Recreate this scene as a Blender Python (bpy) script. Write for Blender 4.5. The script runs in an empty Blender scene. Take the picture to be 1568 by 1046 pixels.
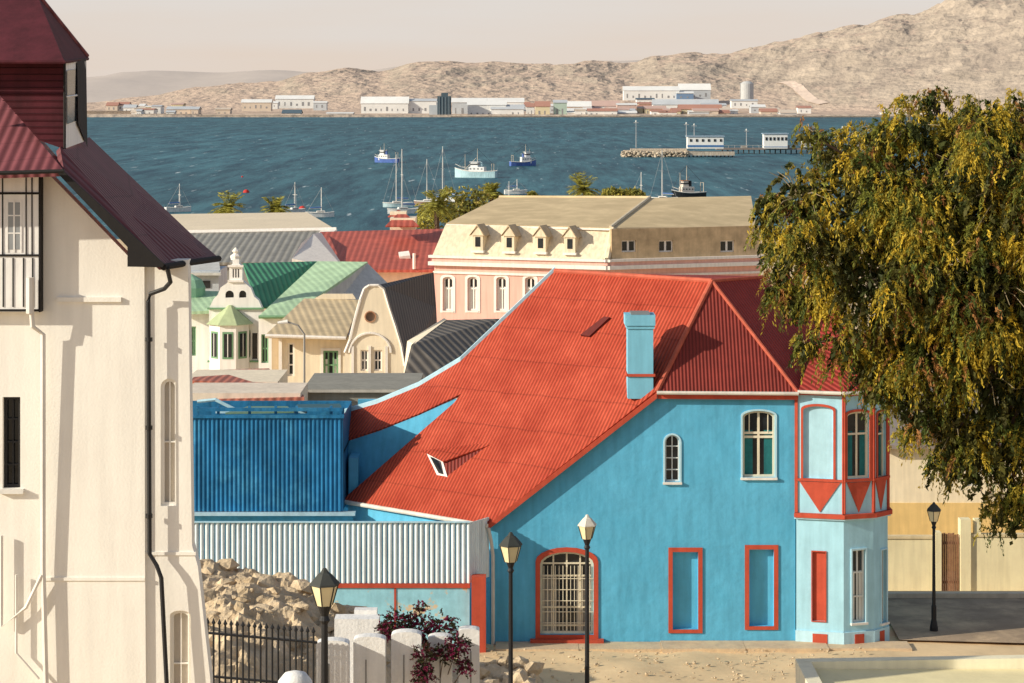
import bpy, math, random
import numpy as np
from mathutils import Vector, noise, geometry
random.seed(7); rng=np.random.default_rng(7)
F=3500.0; CH=30.0
# survey helper: bearing/drop of a point seen from the hilltop station at range d -> world metres
def sv(u,v,d): return Vector(((u-784)*d/F, d, CH-(v-145)*d/F))
scene=bpy.context.scene
# ------------------------------------------------------------------ materials
M={}
def _new(name):
    m=bpy.data.materials.new(name); m.use_nodes=True
    nt=m.node_tree; return m,nt,nt.nodes['Principled BSDF']
def N(nt,t,**k):
    n=nt.nodes.new(t)
    for a,b in k.items(): setattr(n,a,b)
    return n
def rgb(c): return (c[0],c[1],c[2],1)
def mat(name,col,var=.15,scale=1.2,rough=.8,bump=.15,bscale=12,streak=.12,col2=None,spec=.3,c2f=(.45,.65),metal=0,bdist=.03,slope=None):
    if name in M: return M[name]
    m,nt,p=_new(name); L=nt.links
    g=N(nt,'ShaderNodeNewGeometry')
    n1=N(nt,'ShaderNodeTexNoise'); n1.inputs['Scale'].default_value=scale; n1.inputs['Detail'].default_value=6; n1.inputs['Roughness'].default_value=.65
    L.new(g.outputs['Position'],n1.inputs['Vector'])
    r=N(nt,'ShaderNodeValToRGB'); r.color_ramp.elements[0].position=.3; r.color_ramp.elements[1].position=.7
    r.color_ramp.elements[0].color=rgb([c*(1-var) for c in col]); r.color_ramp.elements[1].color=rgb([min(.95,c*(1+var*.6)) for c in col])
    L.new(n1.outputs['Fac'],r.inputs['Fac']); out=r.outputs['Color']
    if col2:
        n3=N(nt,'ShaderNodeTexNoise'); n3.inputs['Scale'].default_value=scale*.6; n3.inputs['Detail'].default_value=8; n3.inputs['Roughness'].default_value=.7
        L.new(g.outputs['Position'],n3.inputs['Vector'])
        mr=N(nt,'ShaderNodeMapRange'); mr.inputs['From Min'].default_value=c2f[0]; mr.inputs['From Max'].default_value=c2f[1]
        L.new(n3.outputs['Fac'],mr.inputs['Value'])
        mx=N(nt,'ShaderNodeMixRGB'); L.new(mr.outputs['Result'],mx.inputs['Fac']); L.new(out,mx.inputs['Color1']); mx.inputs['Color2'].default_value=rgb(col2); out=mx.outputs['Color']
    if slope:
        sx=N(nt,'ShaderNodeSeparateXYZ'); L.new(g.outputs['Normal'],sx.inputs[0])
        mr=N(nt,'ShaderNodeMapRange'); mr.inputs['From Min'].default_value=slope[1]; mr.inputs['From Max'].default_value=slope[2]; L.new(sx.outputs['Z'],mr.inputs['Value'])
        mx=N(nt,'ShaderNodeMixRGB'); L.new(mr.outputs['Result'],mx.inputs['Fac']); L.new(out,mx.inputs['Color1']); mx.inputs['Color2'].default_value=rgb(slope[0]); out=mx.outputs['Color']
    if streak>0:
        mp=N(nt,'ShaderNodeMapping'); mp.inputs['Scale'].default_value=(4,4,.35); L.new(g.outputs['Position'],mp.inputs['Vector'])
        n2=N(nt,'ShaderNodeTexNoise'); n2.inputs['Scale'].default_value=1.3; n2.inputs['Detail'].default_value=5; L.new(mp.outputs['Vector'],n2.inputs['Vector'])
        mr=N(nt,'ShaderNodeMapRange'); mr.inputs['From Min'].default_value=.35; mr.inputs['From Max'].default_value=.6; mr.inputs['To Min'].default_value=1-streak; mr.inputs['To Max'].default_value=1
        L.new(n2.outputs['Fac'],mr.inputs['Value'])
        mx=N(nt,'ShaderNodeMixRGB',blend_type='MULTIPLY'); mx.inputs['Fac'].default_value=1; L.new(out,mx.inputs['Color1']); L.new(mr.outputs['Result'],mx.inputs['Color2']); out=mx.outputs['Color']
    L.new(out,p.inputs['Base Color'])
    nb=N(nt,'ShaderNodeTexNoise'); nb.inputs['Scale'].default_value=bscale; nb.inputs['Detail'].default_value=6; L.new(g.outputs['Position'],nb.inputs['Vector'])
    b=N(nt,'ShaderNodeBump'); b.inputs['Strength'].default_value=bump; b.inputs['Distance'].default_value=bdist; L.new(nb.outputs['Fac'],b.inputs['Height']); L.new(b.outputs['Normal'],p.inputs['Normal'])
    p.inputs['Roughness'].default_value=rough; p.inputs['Specular IOR Level'].default_value=spec; p.inputs['Metallic'].default_value=metal
    M[name]=m; return m
def corr(name,col,dv,pitch,var=.18,groove=.3,rough=.6,bdist=.02,col2=None,row=None,stain=None):
    """corrugated painted iron; ribs vary along dv; row=(vector,spacing) gives sheet laps"""
    if name in M: return M[name]
    m,nt,p=_new(name); L=nt.links
    g=N(nt,'ShaderNodeNewGeometry')
    d=N(nt,'ShaderNodeVectorMath',operation='DOT_PRODUCT'); d.inputs[1].default_value=Vector(dv).normalized()*(2*math.pi/pitch); L.new(g.outputs['Position'],d.inputs[0])
    s=N(nt,'ShaderNodeMath',operation='SINE'); L.new(d.outputs['Value'],s.inputs[0])
    n1=N(nt,'ShaderNodeTexNoise'); n1.inputs['Scale'].default_value=.9; n1.inputs['Detail'].default_value=8; n1.inputs['Roughness'].default_value=.7; L.new(g.outputs['Position'],n1.inputs['Vector'])
    r=N(nt,'ShaderNodeValToRGB'); r.color_ramp.elements[0].position=.32; r.color_ramp.elements[1].position=.7
    r.color_ramp.elements[0].color=rgb([c*(1-var) for c in col]); r.color_ramp.elements[1].color=rgb(col2 if col2 else [min(1,c*(1+var)) for c in col])
    L.new(n1.outputs['Fac'],r.inputs['Fac'])
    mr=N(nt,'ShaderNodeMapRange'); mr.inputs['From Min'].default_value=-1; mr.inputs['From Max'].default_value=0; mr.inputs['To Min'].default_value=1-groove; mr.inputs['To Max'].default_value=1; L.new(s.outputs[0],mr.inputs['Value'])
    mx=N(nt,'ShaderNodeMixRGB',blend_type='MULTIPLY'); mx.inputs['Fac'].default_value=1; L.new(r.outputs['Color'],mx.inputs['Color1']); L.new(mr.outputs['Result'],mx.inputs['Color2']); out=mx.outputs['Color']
    if stain:
        ns=N(nt,'ShaderNodeTexNoise'); ns.inputs['Scale'].default_value=3.2; ns.inputs['Detail'].default_value=8; ns.inputs['Roughness'].default_value=.75; L.new(g.outputs['Position'],ns.inputs['Vector'])
        ms=N(nt,'ShaderNodeMapRange'); ms.inputs['From Min'].default_value=.5; ms.inputs['From Max'].default_value=.7; ms.inputs['To Max'].default_value=.7; L.new(ns.outputs['Fac'],ms.inputs['Value'])
        mz_=N(nt,'ShaderNodeMixRGB'); L.new(ms.outputs['Result'],mz_.inputs['Fac']); L.new(out,mz_.inputs['Color1']); mz_.inputs['Color2'].default_value=rgb(stain); out=mz_.outputs['Color']
    h=s.outputs[0]
    if row:
        wn=N(nt,'ShaderNodeMath',operation='MULTIPLY_ADD'); L.new(n1.outputs['Fac'],wn.inputs[0]); wn.inputs[1].default_value=.2
        d2=N(nt,'ShaderNodeVectorMath',operation='DOT_PRODUCT'); d2.inputs[1].default_value=Vector(row[0]).normalized()/row[1]; L.new(g.outputs['Position'],d2.inputs[0]); L.new(d2.outputs['Value'],wn.inputs[2])
        fr=N(nt,'ShaderNodeMath',operation='FRACT'); L.new(wn.outputs[0],fr.inputs[0])
        m2=N(nt,'ShaderNodeMapRange'); m2.inputs['From Min'].default_value=0; m2.inputs['From Max'].default_value=.06; m2.inputs['To Min'].default_value=.68; m2.inputs['To Max'].default_value=1; L.new(fr.outputs[0],m2.inputs['Value'])
        mx2=N(nt,'ShaderNodeMixRGB',blend_type='MULTIPLY'); mx2.inputs['Fac'].default_value=1; L.new(out,mx2.inputs['Color1']); L.new(m2.outputs['Result'],mx2.inputs['Color2']); out=mx2.outputs['Color']
    L.new(out,p.inputs['Base Color'])
    b=N(nt,'ShaderNodeBump'); b.inputs['Strength'].default_value=.8; b.inputs['Distance'].default_value=bdist; L.new(h,b.inputs['Height']); L.new(b.outputs['Normal'],p.inputs['Normal'])
    p.inputs['Roughness'].default_value=rough; p.inputs['Specular IOR Level'].default_value=.2
    M[name]=m; return m
def glass(name='window_glass',col=(.02,.025,.03)):
    if name in M: return M[name]
    m=mat(name,col,var=.5,scale=2,rough=.12,bump=.05,bscale=3,streak=0,spec=.5); return m
# ------------------------------------------------------------------ builder
class B:
    def __init__(s,name): s.name=name; s.parts={}
    def add(s,part,m,vs,fs):
        P=s.parts.setdefault((part,m.name),([],[],m)); o=len(P[0])
        P[0].extend([tuple(v) for v in vs]); P[1].extend([tuple(i+o for i in f) for f in fs])
    def poly(s,part,m,pts): s.add(part,m,pts,[tuple(range(len(pts)))])
    def sp(s,part,m,pts,th=0):
        P=[sv(*p) for p in pts]
        if th==0: s.poly(part,m,P)
        else: s.slab(part,m,P,th)
    def slab(s,part,m,P,th):
        n=(P[1]-P[0]).cross(P[2]-P[0]).normalized()
        if n.z<0: n=-n
        Q=[p-n*th for p in P]; k=len(P)
        s.add(part,m,P+Q,[tuple(range(k)),tuple(range(2*k-1,k-1,-1))]+[(i,(i+1)%k,k+(i+1)%k,k+i) for i in range(k)])
    def box(s,part,m,x0,x1,y0,y1,z0,z1):
        v=[(x,y,z) for z in (z0,z1) for y in (y0,y1) for x in (x0,x1)]
        s.add(part,m,v,[(0,1,3,2),(4,5,7,6),(0,1,5,4),(2,3,7,6),(0,2,6,4),(1,3,7,5)])
    def rb(s,part,m,u0,u1,v0,v1,d,th):
        a=sv(u0,v0,d); c=sv(u1,v1,d); s.box(part,m,a.x,c.x,d,d+th,c.z,a.z)
    def tube(s,part,m,pts,r,n=8,r1=None,cap=True):
        pts=[Vector(p) for p in pts]; K=len(pts); vs=[];fs=[]
        if r1 is None: r1=r
        for i,p in enumerate(pts):
            a=pts[max(0,i-1)]; c=pts[min(K-1,i+1)]; t=(c-a).normalized()
            x=t.cross(Vector((0,0,1)) if abs(t.z)<.95 else Vector((1,0,0))).normalized(); y=t.cross(x)
            rr=r+(r1-r)*i/(K-1)
            for j in range(n):
                an=2*math.pi*j/n; vs.append(p+x*math.cos(an)*rr+y*math.sin(an)*rr)
        for i in range(K-1):
            for j in range(n): fs.append((i*n+j,i*n+(j+1)%n,(i+1)*n+(j+1)%n,(i+1)*n+j))
        if cap: fs.append(tuple(range(n))); fs.append(tuple(range((K-1)*n,K*n)))
        s.add(part,m,vs,fs)
    def lathe(s,part,m,c,prof,n=12,ph=0):
        vs=[];fs=[]
        for r,z in prof:
            for j in range(n):
                a=2*math.pi*j/n+ph; vs.append((c[0]+r*math.cos(a),c[1]+r*math.sin(a),z))
        for i in range(len(prof)-1):
            for j in range(n): fs.append((i*n+j,i*n+(j+1)%n,(i+1)*n+(j+1)%n,(i+1)*n+j))
        fs.append(tuple(range(n))); fs.append(tuple(range((len(prof)-1)*n,len(prof)*n)))
        s.add(part,m,vs,fs)
    def into(s,root,loc):
        for (part,_),(vs,fs,m) in s.parts.items():
            me=bpy.data.meshes.new(part); me.from_pydata([tuple(Vector(v)-loc) for v in vs],[],fs); me.materials.append(m); ob=bpy.data.objects.new(part,me); scene.collection.objects.link(ob); ob.parent=root
    def finish(s,smooth=()):
        allv=np.array([v for P in s.parts.values() for v in P[0]])
        c=Vector(((allv[:,0].min()+allv[:,0].max())/2,(allv[:,1].min()+allv[:,1].max())/2,allv[:,2].min()))
        single=len(s.parts)==1; root=None
        if not single:
            root=bpy.data.objects.new(s.name,None); scene.collection.objects.link(root); root.location=c
        for (part,_),(vs,fs,m) in s.parts.items():
            me=bpy.data.meshes.new(part); me.from_pydata([(v[0]-c.x,v[1]-c.y,v[2]-c.z) for v in vs],[],fs); me.materials.append(m); me.update()
            if part in smooth:
                for p in me.polygons: p.use_smooth=True
            ob=bpy.data.objects.new(s.name if single else part,me); scene.collection.objects.link(ob)
            if single: ob.location=c
            else: ob.parent=root
        return root
class PL:
    """vertical wall plane; s along wall, z up, t inward"""
    def __init__(s,a,b):
        s.o=Vector((a[0],a[1])); s.u=(Vector((b[0],b[1]))-s.o); s.len=s.u.length; s.u.normalize(); s.n=Vector((-s.u.y,s.u.x))
    def w(s,a,z,t=0): return Vector((s.o.x+s.u.x*a+s.n.x*t,s.o.y+s.u.y*a+s.n.y*t,z))
    def px(s,u,v):
        k=(u-784)/F; a=(k*s.o.y-s.o.x)/(s.u.x-k*s.u.y); y=s.o.y+s.u.y*a
        return a,CH-(v-145)*y/F
    def rect(s,u0,u1,v0,v1):
        um=(u0+u1)/2; a=s.px(u0,v0)[0]; b=s.px(u1,v0)[0]; return a,b,s.px(um,v1)[1],s.px(um,v0)[1]
    def box(s,b,part,m,a0,a1,z0,z1,t0,t1):
        vs=[s.w(a,z,t) for z in (z0,z1) for t in (t0,t1) for a in (a0,a1)]
        b.add(part,m,vs,[(0,1,3,2),(4,5,7,6),(0,1,5,4),(2,3,7,6),(0,2,6,4),(1,3,7,5)])
    def pbox(s,b,part,m,u0,u1,v0,v1,t0,t1):
        a0,a1,z0,z1=s.rect(u0,u1,v0,v1); s.box(b,part,m,a0,a1,z0,z1,t0,t1)
    def prism(s,b,part,m,pts,t0,t1):
        k=len(pts); vs=[s.w(a,z,t0) for a,z in pts]+[s.w(a,z,t1) for a,z in pts]
        tri=geometry.tessellate_polygon([[Vector((a,z,0)) for a,z in pts]])
        b.add(part,m,vs,[tuple(t) for t in tri]+[tuple(i+k for i in t) for t in tri]+[(i,(i+1)%k,k+(i+1)%k,k+i) for i in range(k)])
    def wall(s,b,part,m,outer,holes,th=.3,rev=.22):
        loops=[[Vector((a,z,0)) for a,z in outer]]+[[Vector((a,z,0)) for a,z in h] for h in holes]
        flat=[(p.x,p.y) for l in loops for p in l]; tri=geometry.tessellate_polygon(loops)
        b.add(part,m,[s.w(a,z,0) for a,z in flat],[tuple(t) for t in tri])
        for li,l in enumerate(loops):
            k=len(l); t=th if li==0 else rev
            b.add(part,m,[s.w(p.x,p.y,0) for p in l]+[s.w(p.x,p.y,t) for p in l],[(i,(i+1)%k,k+(i+1)%k,k+i) for i in range(k)])
def outl(a0,a1,z0,z1,arch=0,n=10):
    if arch<=0: return [(a0,z0),(a1,z0),(a1,z1),(a0,z1)]
    h=(a1-a0)/2; r=arch*h; c=(a0+a1)/2; pts=[(a0,z0),(a1,z0)]
    for i in range(n+1):
        t=math.pi*i/n; pts.append((c+h*math.cos(t),z1-r+r*math.sin(t)))
    return pts
def ring(b,part,m,pl,o,i,t0,t1):
    k=len(o); vs=[pl.w(a,z,t0) for a,z in o]+[pl.w(a,z,t0) for a,z in i]+[pl.w(a,z,t1) for a,z in o]+[pl.w(a,z,t1) for a,z in i]; fs=[]
    for j in range(k):
        q=(j+1)%k; fs+=[(j,q,k+q,k+j),(j,q,2*k+q,2*k+j),(k+j,k+q,3*k+q,3*k+j)]
    b.add(part,m,vs,fs)
def window(b,pl,r,arch=0,fm=None,gm=None,fw=.06,nx=1,ny=2,bar=.03,trim=None,tw=.1,sill=None,rec=.16,curtain=None,tr=None,tp=.04):
    a0,a1,z0,z1=r; o=outl(a0,a1,z0,z1,arch)
    if gm: b.poly('window_glass',gm,[pl.w(a,z,rec) for a,z in o])
    if fm:
        i=outl(a0+fw,a1-fw,z0+fw,z1-fw,arch); ring(b,'window_frames',fm,pl,o,i,rec-.06,rec)
        for k in range(1,nx+1):
            x=a0+(a1-a0)*k/(nx+1); top=z1-fw if arch<=0 else z1-fw-arch*(a1-a0)/2*(1-math.sqrt(max(0,1-((x-(a0+a1)/2)/((a1-a0)/2))**2)))
            pl.box(b,'window_frames',fm,x-bar/2,x+bar/2,z0+fw,top,rec-.045,rec-.004)
        for k in (tr if tr else [j/(ny+1) for j in range(1,ny+1)]):
            z=z0+(z1-z0)*k; pl.box(b,'window_frames',fm,a0+fw,a1-fw,z-bar/2,z+bar/2,rec-.05,rec-.006)
    if curtain:
        w=(a1-a0-2*fw)
        for q0,q1 in ((0,.3),(.7,1)):
            pl.box(b,'curtains',curtain,a0+fw+w*q0,a0+fw+w*q1,z0+fw,z0+(z1-z0)*.7,rec-.003,rec-.001)
    if trim: ring(b,'window_surrounds',trim,pl,outl(a0-tw,a1+tw,z0-tw*.8,z1+tw,arch),o,-tp,.01)
    if sill: pl.box(b,'window_sills',sill,a0-.06,a1+.06,z0-.07,z0-.002,-.09,.1)
    return o
# ------------------------------------------------------------------ common mats
WHITE=mat('white_painted_wood',(.82,.80,.75),var=.1)
CREAM=mat('cream_window_paint',(.84,.76,.58),var=.1)
DARKG=glass(); TEAL=mat('teal_curtain',(.02,.18,.19),var=.2,scale=8,streak=.3)
BLACK=mat('black_iron',(.02,.02,.022),rough=.5,streak=0)
BLUE=mat('blue_limewash',(.12,.48,.73),var=.15,scale=.9,bump=.5,bscale=3.5,streak=.13,bdist=.04,col2=(.09,.42,.65),c2f=(.45,.7))
LBLUE=mat('pale_blue_paint',(.50,.76,.88),var=.1,scale=2)
REDT=mat('red_trim_paint',(.54,.085,.045),var=.15,scale=3)
SAND=mat('sand_ground',(.76,.565,.335),var=.15,scale=.5,bump=.5,bscale=3,streak=0,col2=(.60,.44,.26),c2f=(.5,.75),rough=.95)
# ------------------------------------------------------------------ ground, water, hills
GY=[(-300,31),(-20,29.5),(0,28),(35,19),(45,16.5),(55,14.3),(64,13.3),(78,13.0),(120,10.5),(200,6),(300,3),(470,.3),(520,-3),(700,-6),(15000,-8)]
def gz(x,y):
    for (a,b),(c,d) in zip(GY,GY[1:]):
        if y<=c: return b+(d-b)*(y-a)/(c-a)
    return -8
def grid(name,xs,ys,fz,m,smooth=True):
    vs=[(x,y,fz(x,y)) for y in ys for x in xs]; nx=len(xs)
    fs=[(j*nx+i,j*nx+i+1,(j+1)*nx+i+1,(j+1)*nx+i) for j in range(len(ys)-1) for i in range(nx-1)]
    me=bpy.data.meshes.new(name); me.from_pydata(vs,[],fs); me.materials.append(m); me.update()
    if smooth:
        for p in me.polygons: p.use_smooth=True
    ob=bpy.data.objects.new(name,me); scene.collection.objects.link(ob); return ob
def gfun(x,y):
    z=gz(x,y)
    if 40<y<150 and abs(x)<60: z+=.10*noise.fractal(Vector((x*.5,y*.5,0)),.8,2,5)*(1 if y<69 else .3)
    if y>77 and x>9: z-=min(1,(x-9)/3)*min(1.9,(y-77)*.2)*max(0,min(1,(200-y)/60))
    return z
xs=[-6000,-2500,-900,-400,-200,-100,-60]+list(np.arange(-40,40.1,.5))+[60,100,200,400,900,2500,6000]
ys=[-300,-100,-20,0,15,30,40,50,55,60]+list(np.arange(62,90.1,.4))+[95,105,120,140,170,200,250,300,400,470,490,520,700,2000,15000]
grid('ground',[float(a) for a in xs],[float(a) for a in ys],gfun,SAND)
def water_mat():
    m,nt,p=_new('sea_water'); L=nt.links; g=N(nt,'ShaderNodeNewGeometry')
    def nz(sc,det,sx=1,sy=1,ro=.6):
        mp=N(nt,'ShaderNodeMapping'); mp.inputs['Scale'].default_value=(sx,sy,1); mp.inputs['Rotation'].default_value=(0,0,.12); L.new(g.outputs['Position'],mp.inputs['Vector'])
        n=N(nt,'ShaderNodeTexNoise'); n.inputs['Scale'].default_value=sc; n.inputs['Detail'].default_value=det; n.inputs['Roughness'].default_value=ro; L.new(mp.outputs['Vector'],n.inputs['Vector']); return n.outputs['Fac']
    a=nz(.07,6,1.4,.12,.8); big=nz(.006,3,1,.4); f=nz(.22,4,1.3,.12)
    r=N(nt,'ShaderNodeValToRGB'); e=r.color_ramp.elements; e[0].position=.38; e[0].color=(.010,.060,.095,1); e[1].position=.64; e[1].color=(.062,.195,.24,1); L.new(a,r.inputs['Fac'])  # light and dark of the waves painted into the base colour
    r2=N(nt,'ShaderNodeMapRange'); r2.inputs['From Min'].default_value=.3; r2.inputs['From Max'].default_value=.7; r2.inputs['To Min'].default_value=.75; r2.inputs['To Max'].default_value=1.15; L.new(big,r2.inputs['Value'])
    mx=N(nt,'ShaderNodeMixRGB',blend_type='MULTIPLY'); mx.inputs['Fac'].default_value=1; L.new(r.outputs['Color'],mx.inputs['Color1']); L.new(r2.outputs['Result'],mx.inputs['Color2'])
    fm=N(nt,'ShaderNodeMapRange'); fm.inputs['From Min'].default_value=.64; fm.inputs['From Max'].default_value=.72; fm.inputs['To Max'].default_value=.7; L.new(f,fm.inputs['Value'])
    m2=N(nt,'ShaderNodeMixRGB'); m2.inputs['Color2'].default_value=(.6,.68,.7,1); L.new(fm.outputs['Result'],m2.inputs['Fac']); L.new(mx.outputs['Color'],m2.inputs['Color1'])  # pale flecks: whitecaps along with painted glints
    L.new(m2.outputs['Color'],p.inputs['Base Color']); p.inputs['Roughness'].default_value=.5; p.inputs['Specular IOR Level'].default_value=.06
    b=N(nt,'ShaderNodeBump'); b.inputs['Strength'].default_value=.7; b.inputs['Distance'].default_value=.6; L.new(a,b.inputs['Height']); L.new(b.outputs['Normal'],p.inputs['Normal'])
    return m
grid('sea_water',[-6000.,-2000.,0.,2000.,6000.],[465.,1000.,3000.,14000.],lambda x,y:0.0,water_mat())
def interp(T,x):
    if x<=T[0][0]: return T[0][1]
    for (a,b),(c,d) in zip(T,T[1:]):
        if x<=c: 
            t=(x-a)/(c-a); t=t*t*(3-2*t); return b+(d-b)*t
    return T[-1][1]
HILL=mat('rocky_desert_hill',(.49,.41,.33),var=.2,scale=.02,bump=.9,bscale=.05,streak=0,col2=(.36,.30,.25),c2f=(.46,.62),bdist=9,rough=1,spec=0,slope=((.62,.48,.38),.95,.99))  # paled: distance haze is mixed into these hill colours
prof=[(-600,150),(140,158),(220,147),(300,133),(360,124),(420,122),(470,108),(540,97),(580,100),(640,85),(720,90),(780,88),(850,90),(900,84),(960,92),(1010,78),(1060,68),(1110,70),(1150,63),(1200,52),(1260,36),(1320,22),(1390,3),(1480,-25),(1600,-60),(2600,-90)]
PR=[((u-784)*1.2,30+(145-v)*1.2) for u,v in prof]
def hz(x,y):
    H=interp(PR,x*4200/y if y>3000 else x)
    right=max(0,min(1,(x-450)/500))
    t=(y-3050)/(1150); y0=.52-.40*right
    base=3.5 if y>3040 else -6
    tt=max(0,min(1,(t-y0)/(1-y0))); s=tt*tt*(3-2*tt)
    if t>1: s=max(0,1-(t-1)*.5)
    n=noise.ridged_multi_fractal(Vector((x*.005,y*.004,1.3)),.8,2.1,7,1,2)*.22
    m=noise.ridged_multi_fractal(Vector((x*.016,y*.012,7)),.7,2.2,4,1,2)*.2-.2
    rock=min(1,s*3)
    return base+max(-3,(H-3)*s*(1-.14*rock)+ (H*.30*s+7*rock)*(n-.25)+ m*9*rock) + .6*noise.noise(Vector((x*.01,y*.01,0)))
hx=[float(a) for a in np.arange(-1500,1900,8)]; hy=[3025.]+[float(a) for a in np.arange(3045,4700,13)]
grid('rocky_hills',hx,hy,hz,HILL,smooth=False)
def hillpt(u,v,lift=.8):
    y=3060
    while y<4600:
        p=sv(u,v,y); h=hz(p.x,y)
        if p.z<=h: return Vector((p.x,y,h+lift))
        y+=4
    return sv(u,v,3600)
b=B('hill_road'); RM=mat('pale_gravel_road',(.70,.56,.46),streak=0,scale=.05)
pts=[hillpt(u,v) for u,v in ((1262,160),(1245,155),(1236,149),(1229,142),(1220,134),(1208,128),(1196,127))]
for p_,q_ in zip(pts,pts[1:]):
    k=10
    for i in range(k):
        a=p_.lerp(q_,i/k); c=p_.lerp(q_,(i+1)/k); row=[]
        for e in (a,c):
            row.append([Vector((e.x+sx,e.y,hz(e.x+sx,e.y)+1.3)) for sx in (-9,-4.5,0,4.5,9)])
        b.add('road_strip',RM,row[0]+row[1],[(j,j+1,j+6,j+5) for j in range(4)])
b.finish()
DUNE=mat('distant_dunes',(.60,.53,.48),var=.05,scale=.002,bump=.3,bscale=.01,streak=0,bdist=10,rough=1,spec=0)  # pale tone carries the distance haze in the base colour
dpr=[(-400,118),(100,114),(200,108),(320,112),(420,105),(520,108),(640,100),(800,104),(1000,90),(1200,95),(2200,90)]
DP=[((u-784)*9000/F,30+(145-v)*9000/F) for u,v in dpr]
grid('distant_dunes',[float(a) for a in np.arange(-4000,4001,60)],[float(a) for a in np.arange(7600,10400,140)],
     lambda x,y: -4+(interp(DP,x)+14*noise.fractal(Vector((x*.002,y*.002,0)),.8,2,5))*max(0,1-abs((y-9000)/1400))**.8,DUNE)
# ------------------------------------------------------------------ far shore buildings
def warehouse(name,u0,u1,vt,vb,d,wc,rc,deep=30,gable=.3,doors=3):
    b=B(name); a=sv(u0,vt,d); c=sv(u1,vb,d); h=a.z-c.z; e=a.z-h*gable
    wm=mat('wall_'+wc[0],wc[1],var=.1,scale=.05,streak=.1); rm=mat('roof_'+rc[0],rc[1],var=.1,scale=.05,streak=0)
    b.box('walls',wm,a.x,c.x,d,d+deep,c.z-4,e)
    ov=1.0; my=d+deep/2
    b.slab('roof',rm,[Vector((a.x-ov,d-ov,e)),Vector((c.x+ov,d-ov,e)),Vector((c.x+ov,my,a.z)),Vector((a.x-ov,my,a.z))],.4)
    b.slab('roof',rm,[Vector((c.x+ov,d+deep+ov,e)),Vector((a.x-ov,d+deep+ov,e)),Vector((a.x-ov,my,a.z)),Vector((c.x+ov,my,a.z))],.4)
    for x in (a.x,c.x): b.poly('gable_walls',wm,[Vector((x,d,e-.5)),Vector((x,d+deep,e-.5)),Vector((x,my,a.z-.5))])
    w=(c.x-a.x)/(doors*2+1)
    for i in range(doors):
        f=random.uniform(.3,.7); b.box('doors',mat('dark_door',(.30,.30,.31)),a.x+w*(2*i+1),a.x+w*(2*i+1+f),d-.2,d+.1,c.z,c.z+(e-c.z)*random.choice((.3,.55)))
    b.finish()
W=('white',(.82,.82,.80)); G=('grey',(.54,.57,.60)); T=('tan',(.66,.56,.46)); R=('rust',(.48,.25,.19)); K=('dark_slate',(.10,.15,.19)); Bl=('blue',(.18,.28,.44)); Y=('yellow',(.70,.62,.42)); GR=('sage_green',(.46,.58,.50)); Pk=('rose',(.60,.42,.36))
FS=[(553,625,148,170,W,W),(600,668,151,170,W,G),(640,672,153,168,G,W),(692,745,150,176,G,W),(716,775,154,178,W,W),(740,802,150,168,W,W),(752,802,160,178,W,G),(806,818,158,176,W,R),(820,842,155,178,Y,R),(848,868,153,178,GR,G),(868,905,155,173,T,W),(895,948,154,172,W,Pk),(900,945,166,178,W,R),(955,1040,132,150,W,W),(1040,1088,128,148,G,W),(1036,1062,140,150,Bl,W),(1000,1100,152,170,W,G),(1040,1105,160,176,Y,R),(1062,1100,166,178,T,Pk),(1075,1112,158,172,W,G),(422,480,146,162,W,W),(370,415,152,166,T,W),(410,425,155,163,W,W),(232,246,161,172,W,G),(255,292,163,174,T,G),(205,228,163,172,G,T),(432,460,168,181,W,K),(1120,1160,152,162,W,G),(1150,1172,160,170,G,W),(1222,1242,162,172,W,R),(1165,1190,166,176,T,R),(945,975,158,174,Pk,W),(975,1002,150,160,W,K),(1195,1220,168,178,G,T),(480,500,155,165,G,W),(500,540,172,180,G,W),(330,352,165,174,T,T),(1350,1380,172,182,W,W),(1390,1420,168,178,W,R)]
for i in range(64):
    u=random.choice([random.uniform(700,1090),random.uniform(820,1110),random.uniform(690,1180),random.uniform(690,1100),random.uniform(150,300)]); w=random.uniform(12,38); vb=random.uniform(166,179); h=random.uniform(7,12)
    if u<400: w*=.5;h*.7
    FS.append((u,u+w,vb-h,vb,random.choice((W,W,W,G,T,Y)),random.choice((W,W,G,R,T,Pk))))
for a in FS:
    u0,u1,vt,vb,wc,rc=a; d=3080+max(0,(178-vb))*22+random.uniform(-6,6)
    warehouse('harbour_warehouse',u0,u1,vt,vb,d,wc,rc,deep=random.uniform(18,34),gable=random.uniform(.15,.5),doors=max(2,int((u1-u0)/9)))
b=B('grain_silo'); p=sv(680,182,3050); b.box('tower',mat('wall_slate',(.09,.13,.16)),p.x-9,p.x+9,3050,3070,0,28); b.box('headhouse',mat('wall_slate',(.1,.17,.22)),p.x-4,p.x+5,3053,3066,28,32.5); b.box('annex',mat('wall_grey',G[1]),p.x-20,p.x-9.1,3052,3070,0,16)
for i in range(4): b.box('ribs',mat('slate_rib',(.16,.2,.23)),p.x-7+i*4.3,p.x-5.6+i*4.3,3049.4,3050,0,27)
b.finish()
b=B('storage_tank'); p=sv(1144,150,3500); b.lathe('tank',mat('tank_steel',(.55,.56,.56),streak=.2),(p.x,3500),[(10,p.z-4),(10,p.z+22),(6,p.z+25),(.5,p.z+26)],20); b.tube('ladder',mat('tank_steel',(.5,.5,.5)),[(p.x-10.4,3499,p.z),(p.x-10.4,3499,p.z+23)],.4); b.finish()
b=B('harbour_quay'); QM=mat('quay_concrete',(.36,.29,.23),var=.35,scale=.15,streak=.5,bump=.8,bscale=.4,bdist=1); QD=mat('quay_dark',(.13,.11,.10),var=.3,scale=.2)
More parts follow.
